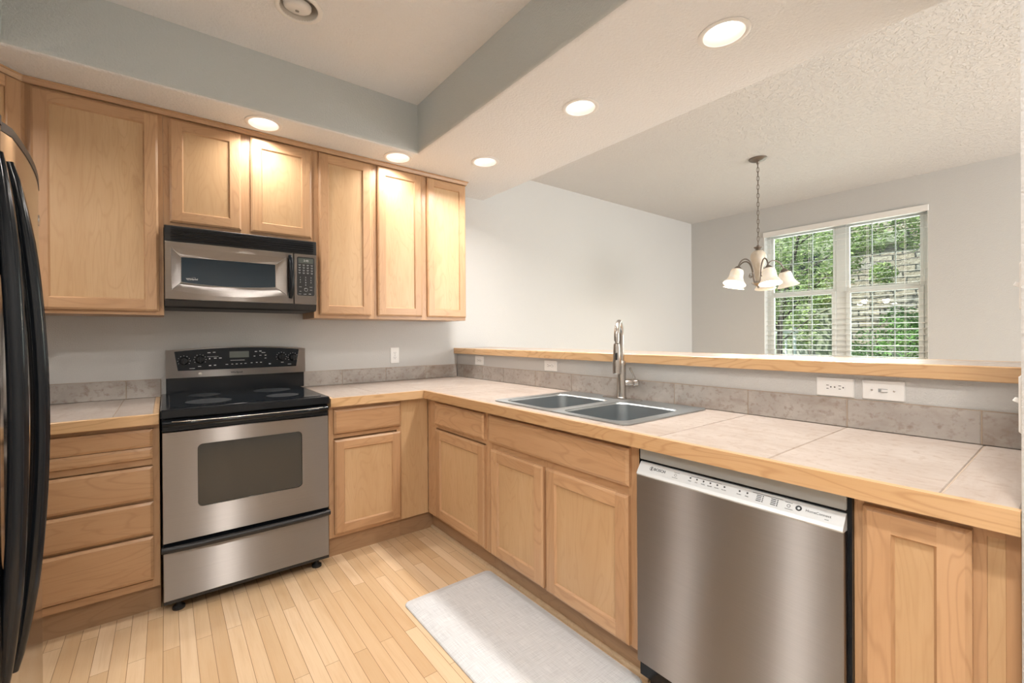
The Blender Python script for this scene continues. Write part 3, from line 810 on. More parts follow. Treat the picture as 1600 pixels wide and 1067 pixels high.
FBX, FBY = 2.026, -1.836
fz = SZ + .005
c = thing('kitchen_faucet', 'brushed nickel pull-down gooseneck faucet behind the sink bowls', 'faucet', (FBX, FBY, fz))
pl = MB().prism(rr(FBX - .024, FBX + .024, FBY - .125, FBY + .125, .0235, 8), 2, fz, fz + .006, smooth=False); obj('base_plate', pl, 'nickel', c)
TB = Matrix.Translation((FBX, FBY, fz + .006))
obj('body', MB().lathe([(.0265, 0), (.0265, .004), (.0235, .007), (.0225, .02), (.0225, .185), (.0195, .20), (.0165, .204)], TB, 24), 'nickel', c)
dv = Vector((-.79666, -.60443, 0)); rt = Vector((.8035, -.5953, 0))
dv = (dv - rt * .17).normalized()
Rr = .078; base = Vector((FBX, FBY, fz + .19)); top = 1.262
pts = [base, base + Vector((0, 0, .05)), Vector((FBX, FBY, top))]
for i in range(1, 17):
    a = pi * i / 16; pts.append(Vector((FBX, FBY, top)) + dv * (Rr - Rr * cos(a)) + Vector((0, 0, Rr * sin(a))))
end = pts[-1]
pts.append(end + Vector((0, 0, -.022)))
obj('spout', MB().tube(pts, .0135, 16), 'nickel', c)
hp = end + Vector((0, 0, -.028))
TH = Matrix.Translation(hp)
hd = obj('spray_head', MB().lathe([(.0095, .006), (.0095, -.004), (.0155, -.008), (.017, -.02), (.0185, -.06), (.021, -.105), (.021, -.16), (.0185, -.163), (.0, -.163)], TH, 24, True, False), 'nickel', c)
bt = MB().box(-.006, .006, -.006, .032, .0, .004, .0015, T=frameT(hp + dv * .0185 + Vector((0, 0, -.085)), rt, (0, 0, 1))); obj('spray_button', bt, 'blackmatte', hd)
vh = Vector((FBX, FBY, fz + .088))
TV = Matrix.Translation(vh) @ rt.to_track_quat('Z', 'Y').to_matrix().to_4x4()
hv = obj('valve_hub', MB().lathe([(.016, .015), (.0175, .024), (.0175, .058), (.0165, .060), (.0165, .062), (.019, .064), (.019, .085), (.016, .088), (.0, .088)], TV, 22, True, False), 'nickel', c)
lv = MB().tube([vh + rt * .076 + Vector((0, 0, .010)), vh + rt * .062 + Vector((0, 0, .045)), vh + rt * .044 + Vector((0, 0, .082))], [.0062, .0052, .0062], 10); obj('lever', lv, 'nickel', hv)

# ------------------------------------------------------------------ range
RX0, RX1 = .0, .757
YF = -.792
c = thing('kitchen_range', 'freestanding stainless steel and black electric range between the base cabinets', 'range', (.38, -.4, FZ))
obj('oven_body', MB().box(RX0 + .003, RX1 - .003, -.755, -.05, .045, .893, .002), 'blackmatte', c)
ct = MB().box(RX0 - .006, RX1 + .006, -.800, -.045, .890, .934, .006); obj_ct = obj('cooktop', ct, 'black', c)
obj('glass_surface', MB().box(RX0 + .03, RX1 - .03, -.755, -.115, .9335, .9365, .001), 'blackglass', obj_ct)
for (bx, by, r_) in ((.20, -.58, .105), (.56, -.58, .085), (.20, -.27, .08), (.56, -.27, .105)):
    bn = MB().lathe([(r_, 0), (r_, .0003), (.0, .0004)], Matrix.Translation((bx, by, .9364)), 40, False, False); obj('burner', bn, 'burner', obj_ct)
# backguard with leaning stainless panel
bg = MB().box(RX0 + .018, RX1 + .044 - .0, -.062, -.004, .925, 1.03, .003); bgo = obj('backguard', bg, 'black', c)
def arch(x0, x1, z0, z1, rise, inset_b=0.0, n=14):
    top_ = [(x1 + (x0 - x1) * i / n, z1 + rise * (1 - (2 * i / n - 1) ** 2)) for i in range(n + 1)]
    return [(x0 + inset_b, z0), (x1 - inset_b, z0)] + top_
BX0, BX1 = RX0 + .016, RX1 + .046
sp = MB().prism(arch(BX0, BX1, 1.028, 1.194, .020), 1, -.088, -.020, smooth=False)
spo = obj('control_housing', sp, 'steel', bgo)
pn = MB().prism(arch(BX0 + .042, BX1 - .042, 1.071, 1.187, .019, .018), 1, -.0915, -.0875); pno = obj('control_panel', pn, 'blackglass', bgo)
TP = frameT((0, -.0918, 0), (1, 0, 0), (0, 0, 1))
obj('display', MB().box(.345, .455, -.0922, -.0905, 1.142, 1.182), 'lcd', pno)
mk = MB()
for x, z, wd, h in ((.235, 1.177, .016, .004), (.262, 1.179, .014, .004), (.238, 1.140, .006, .008), (.268, 1.142, .014, .005), (.295, 1.142, .014, .005), (.240, 1.097, .012, .005), (.266, 1.098, .012, .005),
                    (.33, 1.100, .014, .003), (.36, 1.101, .01, .003), (.385, 1.101, .011, .004), (.41, 1.102, .010, .003), (.435, 1.103, .012, .003), (.47, 1.105, .010, .004), (.50, 1.106, .01, .004), (.525, 1.106, .01, .004),
                    (.496, 1.178, .014, .004), (.522, 1.180, .014, .005), (.54, 1.170, .022, .003), (.487, 1.148, .010, .004), (.522, 1.152, .012, .003), (.552, 1.152, .010, .004), (.552, 1.133, .010, .003), (.578, 1.094, .012, .006),
                    (.255, 1.152, .06, .0015), (.39, 1.125, .08, .002), (.147, 1.083, .028, .003), (.185, 1.094, .016, .003), (.655, 1.101, .016, .003), (.700, 1.087, .022, .003)):
    mk.box(x - wd / 2, x + wd / 2, -.0926, -.0912, z - h / 2, z + h / 2)
obj('printed_legend', mk, 'print_white', pno)
for kx, kz in ((.106, 1.130), (.188, 1.136), (.650, 1.138), (.722, 1.133)):
    TK = Matrix.Translation((kx, -.0915, kz)) @ Matrix.Rotation(radians(90), 4, 'X')
    kb = MB().lathe([(.0245, 0), (.0245, .004), (.020, .007), (.018, .016), (.0, .018)], TK, 22, True, False)
    kb.box(-.0055, .0055, -.021, .021, .012, .026, .002, T=TK)
    ko = obj('knob', kb, 'black', pno)
    rg = MB()
    for i in range(9):
        a = radians(-30 + 240 * i / 8); p = (kx + .031 * cos(a), kz + .031 * sin(a)); rg.box(p[0] - .0016, p[0] + .0016, -.0925, -.0912, p[1] - .0016, p[1] + .0016)
    obj('dial_marks', rg, 'print_white', ko)
lt = MB(); text(lt, 'Whirlpool', .016, frameT((.385, -.0888, 1.048), (1, 0, 0), (0, 0, 1)), .001, bold=True); obj('brand_print', lt, 'print_dark', spo)
obj('emblem', MB().lathe([(.009, 0), (.009, .0015), (.0, .002)], Matrix.Translation((.188, -.088, 1.047)) @ Matrix.Rotation(radians(90), 4, 'X'), 20, True, False), 'nickel', spo)
# oven door
dr = MB(); nx = 6
outer = [(x, z) for x, z in rr(RX0 + .001, RX1 - .001, .306, .826, .004, 5)]
inner = [(x, z) for x, z in rr(.138, .615, .452, .756, .022, 5)]
F3 = lambda poly, y: [(x, y, z) for x, z in poly]
dr.loft([F3(outer, -.752), F3(outer, YF + .003), F3([(x * .996 + .0015, z * .996 + .0022) for x, z in outer], YF), F3(inner, YF), F3(inner, YF + .008)], True, False, False)
dro = obj('oven_door', dr, 'steel', c)
obj('oven_window', MB().prism(rr(.139, .614, .453, .755, .021, 5), 1, YF + .004, YF + .010), 'ovenglass', dro)
tr_ = MB(); i2 = rr(.133, .620, .447, .761, .026, 5); tr_.loft([F3(i2, YF + .001), F3(i2, YF - .0015), F3(inner, YF - .0015), F3(inner, YF + .003)], False, False, False); obj('window_trim', tr_, 'steel', dro)
hb = MB().box(RX0 + .001, RX1 - .001, -.786, -.752, .828, .888, .003); obj('door_cap', hb, 'black', dro)
# bowed towel-bar handle across the top of the door
hpts = []
for i in range(25):
    t_ = i / 24; x = RX0 + .006 + (RX1 - RX0 - .012) * t_; bow = .036 * (1 - (2 * t_ - 1) ** 4)
    hpts.append((x, -.788 - bow, .868))
obj('door_handle', MB().tube(hpts, .0165, 14, flat=(.85, 1.0)), 'black', dro)
obj('handle_highlight', MB().tube([(x, y - .0135, z + .0105) for x, y, z in hpts[1:-1]], .0022, 8), 'nickel', dro, label='highlight along the handle modelled as a thin bright strip')  # highlight on the glossy handle, built in as a nickel strip
# storage drawer
dw = MB().box(RX0 + .001, RX1 - .001, YF, -.752, .034, .262, .003); dwo = obj('storage_drawer', dw, 'steel', c)
hd_ = MB(); hl = []
for i in range(17):
    t_ = i / 16; hl.append((RX0 - .003 + (RX1 - RX0 + .006) * t_, -.793 - .016 * (1 - (2 * t_ - 1) ** 6), .2775))
hd_.tube(hl, .0155, 12, flat=(1.0, .9)); obj('drawer_handle', hd_, 'blackmatte', dwo)
obj('gap_strip', MB().box(RX0 + .002, RX1 - .002, -.775, -.752, .262, .304), 'black', dwo)
obj('bottom_strip', MB().box(RX0 + .001, RX1 - .001, YF + .002, -.752, .018, .034, .002), 'blackmatte', dwo)
for lx, ly in ((.06, -.742), (.70, -.742), (.06, -.10), (.70, -.10)):
    TL = Matrix.Translation((lx, ly, FZ))
    obj('levelling_foot', MB().lathe([(.026, 0), (.026, .012), (.014, .018), (.011, .022), (.011, .08)], TL, 16), 'rubber', c)

# ------------------------------------------------------------------ microwave
MX0, MX1, MY = .0145, .803, -.4
c = thing('microwave', 'stainless steel over-the-range microwave mounted above the cooktop', 'microwave', (.41, -.2, 1.44))
obj('oven_body', MB().box(MX0, MX1, MY + .03, -.006, 1.478, 1.883, .002), 'blackmatte', c)
gr = MB().box(MX0, MX1, MY + .004, MY + .03, 1.797, 1.883, .003)
gro = obj('vent_grille', gr, 'blackmatte', c)
lo = MB()
lo.box(MX0 + .03, MX1 - .022, MY - .001, MY + .005, 1.868, 1.872); lo.box(MX0 + .03, MX1 - .022, MY - .001, MY + .005, 1.806, 1.810)
for i in range(4):
    zc = 1.819 + .0135 * i
    lo.box(-.37, .37, -.007, .004, -.0022, .0022, .001, T=Matrix.Translation(((MX0 + MX1) / 2 + .004, MY + .001, zc)) @ Matrix.Rotation(radians(28), 4, 'X'))
obj('louvres', lo, 'black', gro)
DX1 = .664
Yd = MY
dm = MB(); n_ = 1
O = [(MX0 + .001, 1.480), (DX1, 1.480), (DX1, 1.796), (MX0 + .001, 1.796)]
# picture-frame bevels around the window: raised outer frame, sloping towards the glass; lower edge bows
def bowed(x0, x1, zl, zh, bow, n=12):
    low = [(x0 + (x1 - x0) * i / n, zl - bow * (1 - (2 * i / n - 1) ** 2)) for i in range(n + 1)]
    up = [(x1 + (x0 - x1) * i / n, zh) for i in range(n + 1)]
    return low + up
o1 = bowed(MX0 + .001, DX1, 1.480, 1.796, 0); o2 = bowed(MX0 + .004, DX1 - .003, 1.483, 1.793, 0)
b1 = bowed(MX0 + .031, .622, 1.532, 1.764, .026); b2 = bowed(.0885, .563, 1.578, 1.7165, .014)
dm.loft([F3(o1, MY + .03), F3(o1, Yd + .003), F3(o2, Yd), F3(b1, Yd), F3(b2, Yd + .014), F3(b2, Yd + .02)], True, False, False)
dmo = obj('door', dm, 'steel', c)
obj('window', MB().prism(bowed(.089, .5625, 1.5785, 1.716, .0138), 1, Yd + .0145, Yd + .022), 'mwglass', dmo)
bd = MB()
for p, q in (((b1[0]), (b2[0])), ((b1[12]), (b2[12])), ((b1[13]), (b2[13])), ((b1[25]), (b2[25]))):
    bd.tube([(p[0], Yd - .0003, p[1]), (q[0], Yd + .0137, q[1])], .0016, 6)
bd.tube([(x, Yd + .0137, z) for x, z in b2 + b2[:1]], .0012, 6)
bd.tube([(x, Yd - .0003, z) for x, z in (b1[0], b1[25])], .0012, 6)
obj('bevel_highlights', bd, 'nickel', dmo)
lt = MB(); text(lt, 'Whirlpool', .013, frameT((.138, Yd + .0141, 1.597), (1, 0, 0), (0, 0, 1)), .0006, bold=True)
lt.torus(frameT((.136, Yd + .0141, 1.598), (1, 0, 0), (0, 0, 1)) @ Matrix.Rotation(radians(20), 4, 'Z'), .019, .0006, 28, 4, 1.0, .36); obj('brand_print', lt, 'print_white', dmo)
hh = []
for i in range(15):
    t_ = i / 14; hh.append((.643 + .004 * sin(pi * t_), Yd - .008 - .026 * sin(pi * t_) ** .7, 1.515 + .262 * t_))
obj('door_handle', MB().tube(hh, [.010] + [.0125] * 13 + [.010], 12, flat=(1.0, 1.1)), 'black', dmo)
cp = MB().box(DX1 + .003, MX1 - .001, MY, MY + .03, 1.480, 1.796, .003); cpo = obj('control_panel', cp, 'steel', c)
obj('keypad', MB().prism(rr(.683, .788, 1.534, 1.777, .010, 4), 1, MY - .0012, MY + .002), 'blackmatte', cpo)
obj('display', MB().box(.692, .780, MY - .0018, MY, 1.738, 1.770), 'lcd', cpo)
kt = MB(); TK = lambda x, z: frameT((x, MY - .0014, z), (1, 0, 0), (0, 0, 1))
text(kt, '2:45', .018, frameT((.738, MY - .0020, 1.754), (1, 0, 0), (0, 0, 1)))
for r_ in range(4):
    for q in range(4):
        x = .699 + .0245 * q; z = 1.725 - .0165 * r_; kt.box(x - .007, x + .007, MY - .0020, MY - .0011, z + .002, z + .0035); kt.box(x - .005, x + .005, MY - .0020, MY - .0011, z - .003, z - .0015)
k_ = 1
for r_ in range(3):
    for q in range(3): text(kt, str(k_), .012, TK(.703 + .032 * q, 1.648 - .016 * r_)); k_ += 1
text(kt, '0', .012, TK(.735, 1.600))
for x, z, wd in ((.703, 1.588, .016), (.767, 1.588, .016), (.735, 1.580, .016), (.703, 1.560, .012), (.767, 1.570, .014), (.700, 1.543, .016), (.730, 1.543, .016), (.760, 1.545, .014)): kt.box(x - wd / 2, x + wd / 2, MY - .0020, MY - .0011, z - .001, z + .001)
kt.torus(TK(.737, 1.571), .010, .0008, 20, 4)
obj('printed_legend', kt, 'print_white', cpo)
ub = MB().prism([(MY + .004, 1.478), (MY + .012, 1.444), (MY + .03, 1.436), (-.02, 1.436), (-.02, 1.478)], 0, MX0 + .001, MX1 - .002); obj('underside_hood', ub, 'blackmatte', c)

# ------------------------------------------------------------------ dishwasher
DY0, DY1, DX = -2.993, -2.384, 1.388
c = thing('dishwasher', 'stainless steel built-in dishwasher under the peninsula counter', 'dishwasher', (1.72, -2.69, FZ))
obj('tub_body', MB().box(1.432, 2.05, DY0 + .006, DY1 - .006, .085, .860), 'blackmatte', c)
obj('side_gap_trim', MB().box(1.420, 1.432, -3.0025, -2.3725, .02, .8635), 'black', c)
obj('top_fascia', MB().box(1.408, 1.42, DY0, DY1, .819, .8635, .002), 'greyfascia', c)
obj('pocket_recess', MB().box(1.425, 1.431, DY0 + .002, DY1 - .002, .765, .819), 'slot', c)
bd = MB()
prof = [(DX, .092)] + [(DX, .09 + .67 * i / 8) for i in range(1, 8)] + [(DX, .7655), (1.4205, .7655), (1.4205, .092)]
bd.prism([(x, z) for x, z in prof], 1, DY0, DY1); dpo = obj('door_panel', bd, 'steel', c)
cpn = MB().prism([(DX - .001, .7665), (DX - .003, .771), (DX + .002, .780), (1.4125, .8095), (1.4195, .8095), (1.4195, .7665)], 1, DY0 + .001, DY1 - .001)
cpo = obj('control_panel', cpn, 'silverplastic', c)
p0 = Vector((DX + .002, 0, .780)); p1 = Vector((1.4125, 0, .8095)); vdir = (p1 - p0).normalized(); Lc = (p1 - p0).length
def TC(y, s): return frameT(tuple(Vector((0, y, 0)) + p0 + vdir * (Lc * s) + Vector((-vdir.z, 0, vdir.x)) * .0003), (0, -1, 0), tuple(vdir))
lt = MB(); text(lt, 'BOSCH', .0135, TC(-2.468, .52), bold=True)
lt.torus(TC(-2.437, .52), .0068, .0008, 24, 4); lt.box(-.002, .002, -.005, .005, 0, .0006, T=TC(-2.437, .52))
obj('brand_print', lt, 'print_dark', cpo)
lt = MB(); text(lt, 'HomeConnect', .0095, TC(-2.935, .50)); text(lt, 'Wi-Fi', .004, TC(-2.955, .22)); lt.torus(TC(-2.890, .52), .0055, .0022, 20, 6)
obj('brand_print', lt, 'print_dark', cpo)
mk = MB()
for y in (-2.580, -2.602, -2.624, -2.646, -2.668, -2.690, -2.735, -2.757): mk.lathe([(.0028, 0), (.0028, .0006)], TC(y, .62), 10)
for i, y in enumerate((-2.580, -2.602, -2.624, -2.646, -2.668, -2.690, -2.735, -2.757)): text(mk, ('Heavy', 'Auto', 'Normal', 'Speed60', 'Express', 'Favorite', 'Sanitize', 'Delay')[i], .0042, TC(y, .36))
for y in (-2.800, -2.838):
    for s in (.26, .40, .54, .68): mk.lathe([(.0017, 0), (.0017, .0006)], TC(y, s), 8); mk.box(-.017, -.004, -.001, .001, 0, .0005, T=TC(y, s))
for y, s, wd in ((-2.530, .75, .02), (-2.528, .25, .02), (-2.865, .75, .018), (-2.868, .25, .02), (-2.63, .80, .10), (-2.81, .82, .08)): mk.box(-wd / 2, wd / 2, -.0005, .0005, 0, .0005, T=TC(y, s))
mk.torus(TC(-2.528, .5), .004, .0005, 16, 4); mk.torus(TC(-2.866, .5), .004, .0005, 16, 4)
obj('printed_legend', mk, 'print_dark', cpo)
obj('toe_panel', MB().box(1.465, 1.480, DY0, DY1, FZ + .002, .086), 'black', c)

# ------------------------------------------------------------------ refrigerator
c = thing('refrigerator', 'stainless side-by-side refrigerator with black bowed handles at the left', 'refrigerator', (-.72, -1.73, FZ))
obj('fridge_body', MB().box(-1.12, -.385, -2.225, -1.235, .03, 1.765, .004), 'blackmatte', c)
def door_plan(y0, y1, n=14):
    yc = -1.735; f = lambda y: -.283 - .178 * (y - yc) ** 2
    pts = [(-.378, y0)]
    for i in range(n + 1):
        y = y0 + (y1 - y0) * i / n; x = f(y)
        e = min(y - y0, y1 - y); x -= .010 * max(0, 1 - e / .012) ** 2; pts.append((x, y))
    pts.append((-.378, y1)); return pts
for (y0, y1, lab, hy) in ((-2.232, -1.838, 'freezer_door', -1.872), (-1.832, -1.232, 'fridge_door', -1.798)):
    pl_ = door_plan(y0, y1)
    do = obj(lab, MB().prism(pl_, 2, .085, 1.765, smooth=True), 'fridge_steel', c)
    cap = [(x + (.0015 if x > -.37 else 0), y) for x, y in pl_]
    obj('top_trim', MB().prism(cap, 2, 1.7655, 1.787, smooth=True), 'blackmatte', do)
    fx = lambda y: -.283 - .178 * (y + 1.735) ** 2
    hp_ = []; sgn = 1 if hy > -1.835 else -1
    for i in range(33):
        t_ = i / 32; zz = .46 + 1.24 * t_
        bow = (.050 if sgn > 0 else .030) * sin(pi * t_) ** .75
        hp_.append((fx(hy) - .004 + bow, hy + sgn * .006 * sin(pi * t_), zz))
    obj('door_handle', MB().tube(hp_, [.010 + .008 * min(1, 6 * min(i, 32 - i) / 32) for i in range(33)], 14, flat=(1.15, .75) if False else (1.0, 1.0)), 'black', do)
    if lab == 'fridge_door':
        TBd = Matrix.Translation((fx(-1.33) - .001, -1.33, 1.655)) @ Vector((1, .16, 0)).to_track_quat('Z', 'Y').to_matrix().to_4x4()
        obj('badge', MB().lathe([(.018, 0), (.018, .003), (.0, .0045)], TBd, 20, True, False), 'nickel', do)
obj('base_grille', MB().box(-.40, -.345, -2.22, -1.245, .0, .08, .003), 'blackmatte', c)
for yy in (-2.15, -1.30): obj('roller_foot', MB().lathe([(.022, 0), (.022, .02), (.012, .024), (.012, .07)], Matrix.Translation((-.45, yy, FZ)), 14), 'rubber', c)

# ------------------------------------------------------------------ outlets, switches
def plate(name, label, cat, T, w_, h_, kind):
    """T: a horizontal, b vertical, c outward from the wall"""
    loc = T.translation
    c = thing(name, label, cat, (loc.x, loc.y, loc.z), 'white wall plates' if False else None)
    pm = MB(); P = rr(-w_ / 2, w_ / 2, -h_ / 2, h_ / 2, .004, 3); Q = rr(-w_ / 2 + .003, w_ / 2 - .003, -h_ / 2 + .003, h_ / 2 - .003, .003, 3)
    L_ = [[tuple(T @ Vector((a, b, z))) for a, b in poly] for poly, z in ((P, .0005), (P, .003), (Q, .006))]
    pm.loft(L_, True, True, False); obj('cover_plate', pm, 'white', c)
    if kind == 'outlet':
        vert = h_ > w_
        for s in (-1, 1):
            cx_, cy_ = (0, s * .0195) if vert else (s * .0195, 0)
            ro = MB(); prof = []
            for i in range(28):
                a = 2 * pi * i / 28; r_ = .0165
                x = max(-.0135, min(.0135, r_ * cos(a))) if not vert else r_ * cos(a); y = r_ * sin(a)
                if vert: y = max(-.0135, min(.0135, y))
                prof.append((cx_ + x, cy_ + y))
            ro.loft([[tuple(T @ Vector((a, b, z))) for a, b in prof] for z in (.0055, .0075)], True, True, False)
            r = obj('receptacle', ro, 'white', c)
            sl = MB()
            offs = ((-.0065, .003, .0011, .0042), (.0065, .003, .0011, .0036)) if vert else ((.003, .0065, .0042, .0011), (.003, -.0065, .0036, .0011))
            if not vert: offs = ((-.003, .0062, .0042, .0012), (-.003, -.0062, .0036, .0012))
            for dx, dy, hx, hy in offs: sl.box(cx_ + dx - hx, cx_ + dx + hx, cy_ + dy - hy, cy_ + dy + hy, .007, .0078, T=T)
            gx, gy = (cx_, cy_ - .0075) if vert else (cx_ + .0078, cy_)
            sl.lathe([(.0026, 0), (.0026, .0008)], T @ Matrix.Translation((gx, gy, .007)), 10); obj('slots', sl, 'slot', r)
        obj('screw', MB().lathe([(.003, 0), (.003, .001), (.0, .0014)], T @ Matrix.Translation((0, 0, .006)), 12, True, False), 'nickel', c)
    else:
        vert = h_ > w_
        a, b = (.0055, .012) if vert else (.012, .0055)
        obj('toggle_frame', MB().box(-a - .001, a + .001, -b - .001, b + .001, .0055, .0068, T=T), 'greyfascia', c)
        tg = MB()
        R_ = Matrix.Rotation(radians(-28), 4, 'X') if vert else Matrix.Rotation(radians(28), 4, 'Y')
        tg.box(-a * .75, a * .75, -b * .8 if not vert else -.0045, b * .8 if not vert else .0045, .004, .0165 if vert else .0135, .001, T=T @ R_); obj('toggle', tg, 'white', c)
        for s in (-1, 1):
            q = (0, s * h_ * .26) if vert else (s * w_ * .26, 0)
            obj('screw', MB().lathe([(.0032, 0), (.0032, .001), (.0, .0014)], T @ Matrix.Translation((q[0], q[1], .006)), 12, True, False), 'nickel', c)
TBk = lambda x, z: frameT((x, 0, z), (1, 0, 0), (0, 0, 1))
TBr = lambda y, z: frameT((XB, y, z), (0, -1, 0), (0, 0, 1))
plate('wall_outlet', 'upright white outlet on the back wall above the counter right of the range', 'outlet', TBk(1.513, 1.118), .074, .128, 'outlet')
plate('wall_outlet', 'upright white outlet on the back wall behind the refrigerator door edge', 'outlet', TBk(-.531, 1.113), .076, .124, 'outlet')
plate('wall_outlet', 'small white sideways outlet under the bar ledge nearest the back wall', 'outlet', TBr(-.345, 1.068), .122, .076, 'outlet')
plate('wall_outlet', 'white sideways outlet under the bar ledge behind the left sink bowl', 'outlet', TBr(-1.19, 1.066), .122, .074, 'outlet')
plate('wall_outlet', 'large white sideways outlet under the bar ledge beside the light switch', 'outlet', TBr(-2.772, 1.063), .122, .074, 'outlet')
plate('light_switch', 'white sideways toggle switch plate under the bar ledge above the backsplash', 'switch', TBr(-2.916, 1.063), .120, .072, 'switch')
TE = lambda x, z: frameT((x, -3.283, z), (-1, 0, 0), (0, 0, 1))
plate('light_switch', 'white switch plate seen edge-on at the far right above the bar ledge', 'switch', TE(1.46, 1.367), .072, .100, 'switch')
plate('light_switch', 'white switch plate seen edge-on at the far right below the bar ledge', 'switch', TE(1.44, 1.125), .072, .118, 'switch')

# ------------------------------------------------------------------ recessed lights
def downlight(x, y, z, label, lit=True, power=None, group=None):
    c = thing('recessed_light', label, 'ceiling light', (x, y, z), group)
    T = Matrix.Translation((x, y, z - .0012))
    obj('trim_ring', MB().lathe([(.100, .0005), (.100, -.003), (.094, -.006), (.084, -.0065), (.080, -.004), (.080, .0005)], T, 40, False, False), 'white', c)
    if lit:
        obj('baffle', MB().lathe([(.0800, -.002), (.0785, .004), (.060, .068), (.060, .078)], T, 40, False, False), 'baffle', c)
        obj('lens', MB().lathe([(.0, .052), (.030, .054), (.046, .060), (.0595, .072)], T, 36, False, False), 'lens', c)
        l = light('downlight_lamp', 'AREA', (x, y, z - .012), power or CAN_W, CAN_COL, shape='DISK', size=.13)
        l.data.spread = radians(150)
    return c
downlight(.491, -.466, ZS, 'lit recessed ceiling light in front of the cabinet over the microwave', power=4.8)
downlight(1.340, -.470, ZS, 'lit recessed ceiling light at the inner corner of the tray ceiling', power=4.8)
downlight(1.884, -.763, ZS, 'small lit recessed light in the bar soffit nearest the back wall')
downlight(1.871, -1.688, ZS, 'lit recessed light in the bar soffit above the sink')
downlight(1.905, -2.453, ZS, 'largest lit recessed light in the bar soffit above the dishwasher')
# unseen downlights: some placed from the streaks on the steel, others added as fill
downlight(-.85, -1.98, ZS, 'lit recessed light in the side soffit over the refrigerator', power=14)
downlight(-.84, -1.03, ZS, 'lit recessed light in the side soffit by the corner cabinet', power=8)
downlight(-.45, -3.45, ZS, 'added fill downlight in the unseen front soffit left of the doorway', power=22)  # added for frontal fill, no fixture known here
downlight(.55, -3.45, ZS, 'lit recessed light in the front soffit by the doorway', power=22)
downlight(1.87, -3.9, ZS, 'added fill downlight in the unseen soffit beyond the end wall')  # added fill lamp behind the camera

c = thing('eyeball_light', 'unlit white eyeball recessed light in the raised tray ceiling', 'ceiling light', (.547, -1.086, ZK))
T = Matrix.Translation((.547, -1.086, ZK - .0012))
obj('trim_ring', MB().lathe([(.108, .0005), (.108, -.004), (.102, -.008), (.092, -.009), (.086, -.006), (.086, .0005)], T, 44, False, False), 'white', c)
obj('baffle', MB().lathe([(.0862, -.003), (.085, .01), (.070, .07), (.0, .075)], T, 40, False, False), 'baffle', c)
eb = T @ Matrix.Translation((-.004, .012, .022)) @ Matrix.Rotation(radians(12), 4, 'X')
obj('eyeball', MB().lathe([(.064, .003), (.064, -.010), (.060, -.018), (.052, -.023), (.03, -.026), (.0, -.027)], eb, 36, False, False), 'white', c)
obj('centre_screw', MB().lathe([(.009, -.0262), (.009, -.030), (.0, -.031)], eb, 16, False, False), 'nickel', c)

# ------------------------------------------------------------------ chandelier
HX, HY = 4.285, -1.600
c = thing('chandelier', 'five-arm pewter chandelier with alabaster bell shades hanging in the dining area', 'chandelier', (HX, HY, 1.70))
TT = lambda z: Matrix.Translation((HX, HY, z))
obj('ceiling_canopy', MB().lathe([(.072, 0), (.072, -.006), (.064, -.014), (.04, -.024), (.014, -.030), (.010, -.05), (.0, -.052)], TT(ZD - .0005), 28, False, False), 'antique', c)
ch = MB(); zc = ZD - .062; i = 0
while zc > 2.085:
    ch.torus(TT(zc) @ Matrix.Rotation(radians(35 + 90 * (i % 2)), 4, 'Z') @ Matrix.Rotation(radians(90), 4, 'X'), .015, .0028, 14, 6, .72, 1.45); zc -= .0385; i += 1
ch.tube([(HX, HY, ZD - .05), (HX, HY, 2.06)], .0022, 6)
obj('chain', ch, 'antique', c)
obj('top_cap', MB().lathe([(.0, 2.070), (.012, 2.066), (.014, 2.052), (.036, 2.050), (.036, 2.046), (.026, 2.034), (.018, 2.022), (.0, 2.020)], TT(0), 24, False, False), 'antique', c)
obj('urn', MB().lathe([(.012, 2.024), (.036, 2.016), (.055, 1.995), (.063, 1.965), (.060, 1.935), (.047, 1.89), (.034, 1.84), (.027, 1.79), (.026, 1.745), (.03, 1.728)], TT(0), 30), 'urn', c)
obj('bottom_hub', MB().lathe([(.03, 1.742), (.052, 1.736), (.055, 1.726), (.04, 1.712), (.018, 1.702), (.008, 1.694), (.010, 1.686), (.0, 1.680)], TT(0), 26, True, False), 'nickel', c)
tocam = Vector((CAM.x - HX, CAM.y - HY, 0)).normalized(); rgt = Vector((_r.x, _r.y, 0)).normalized()
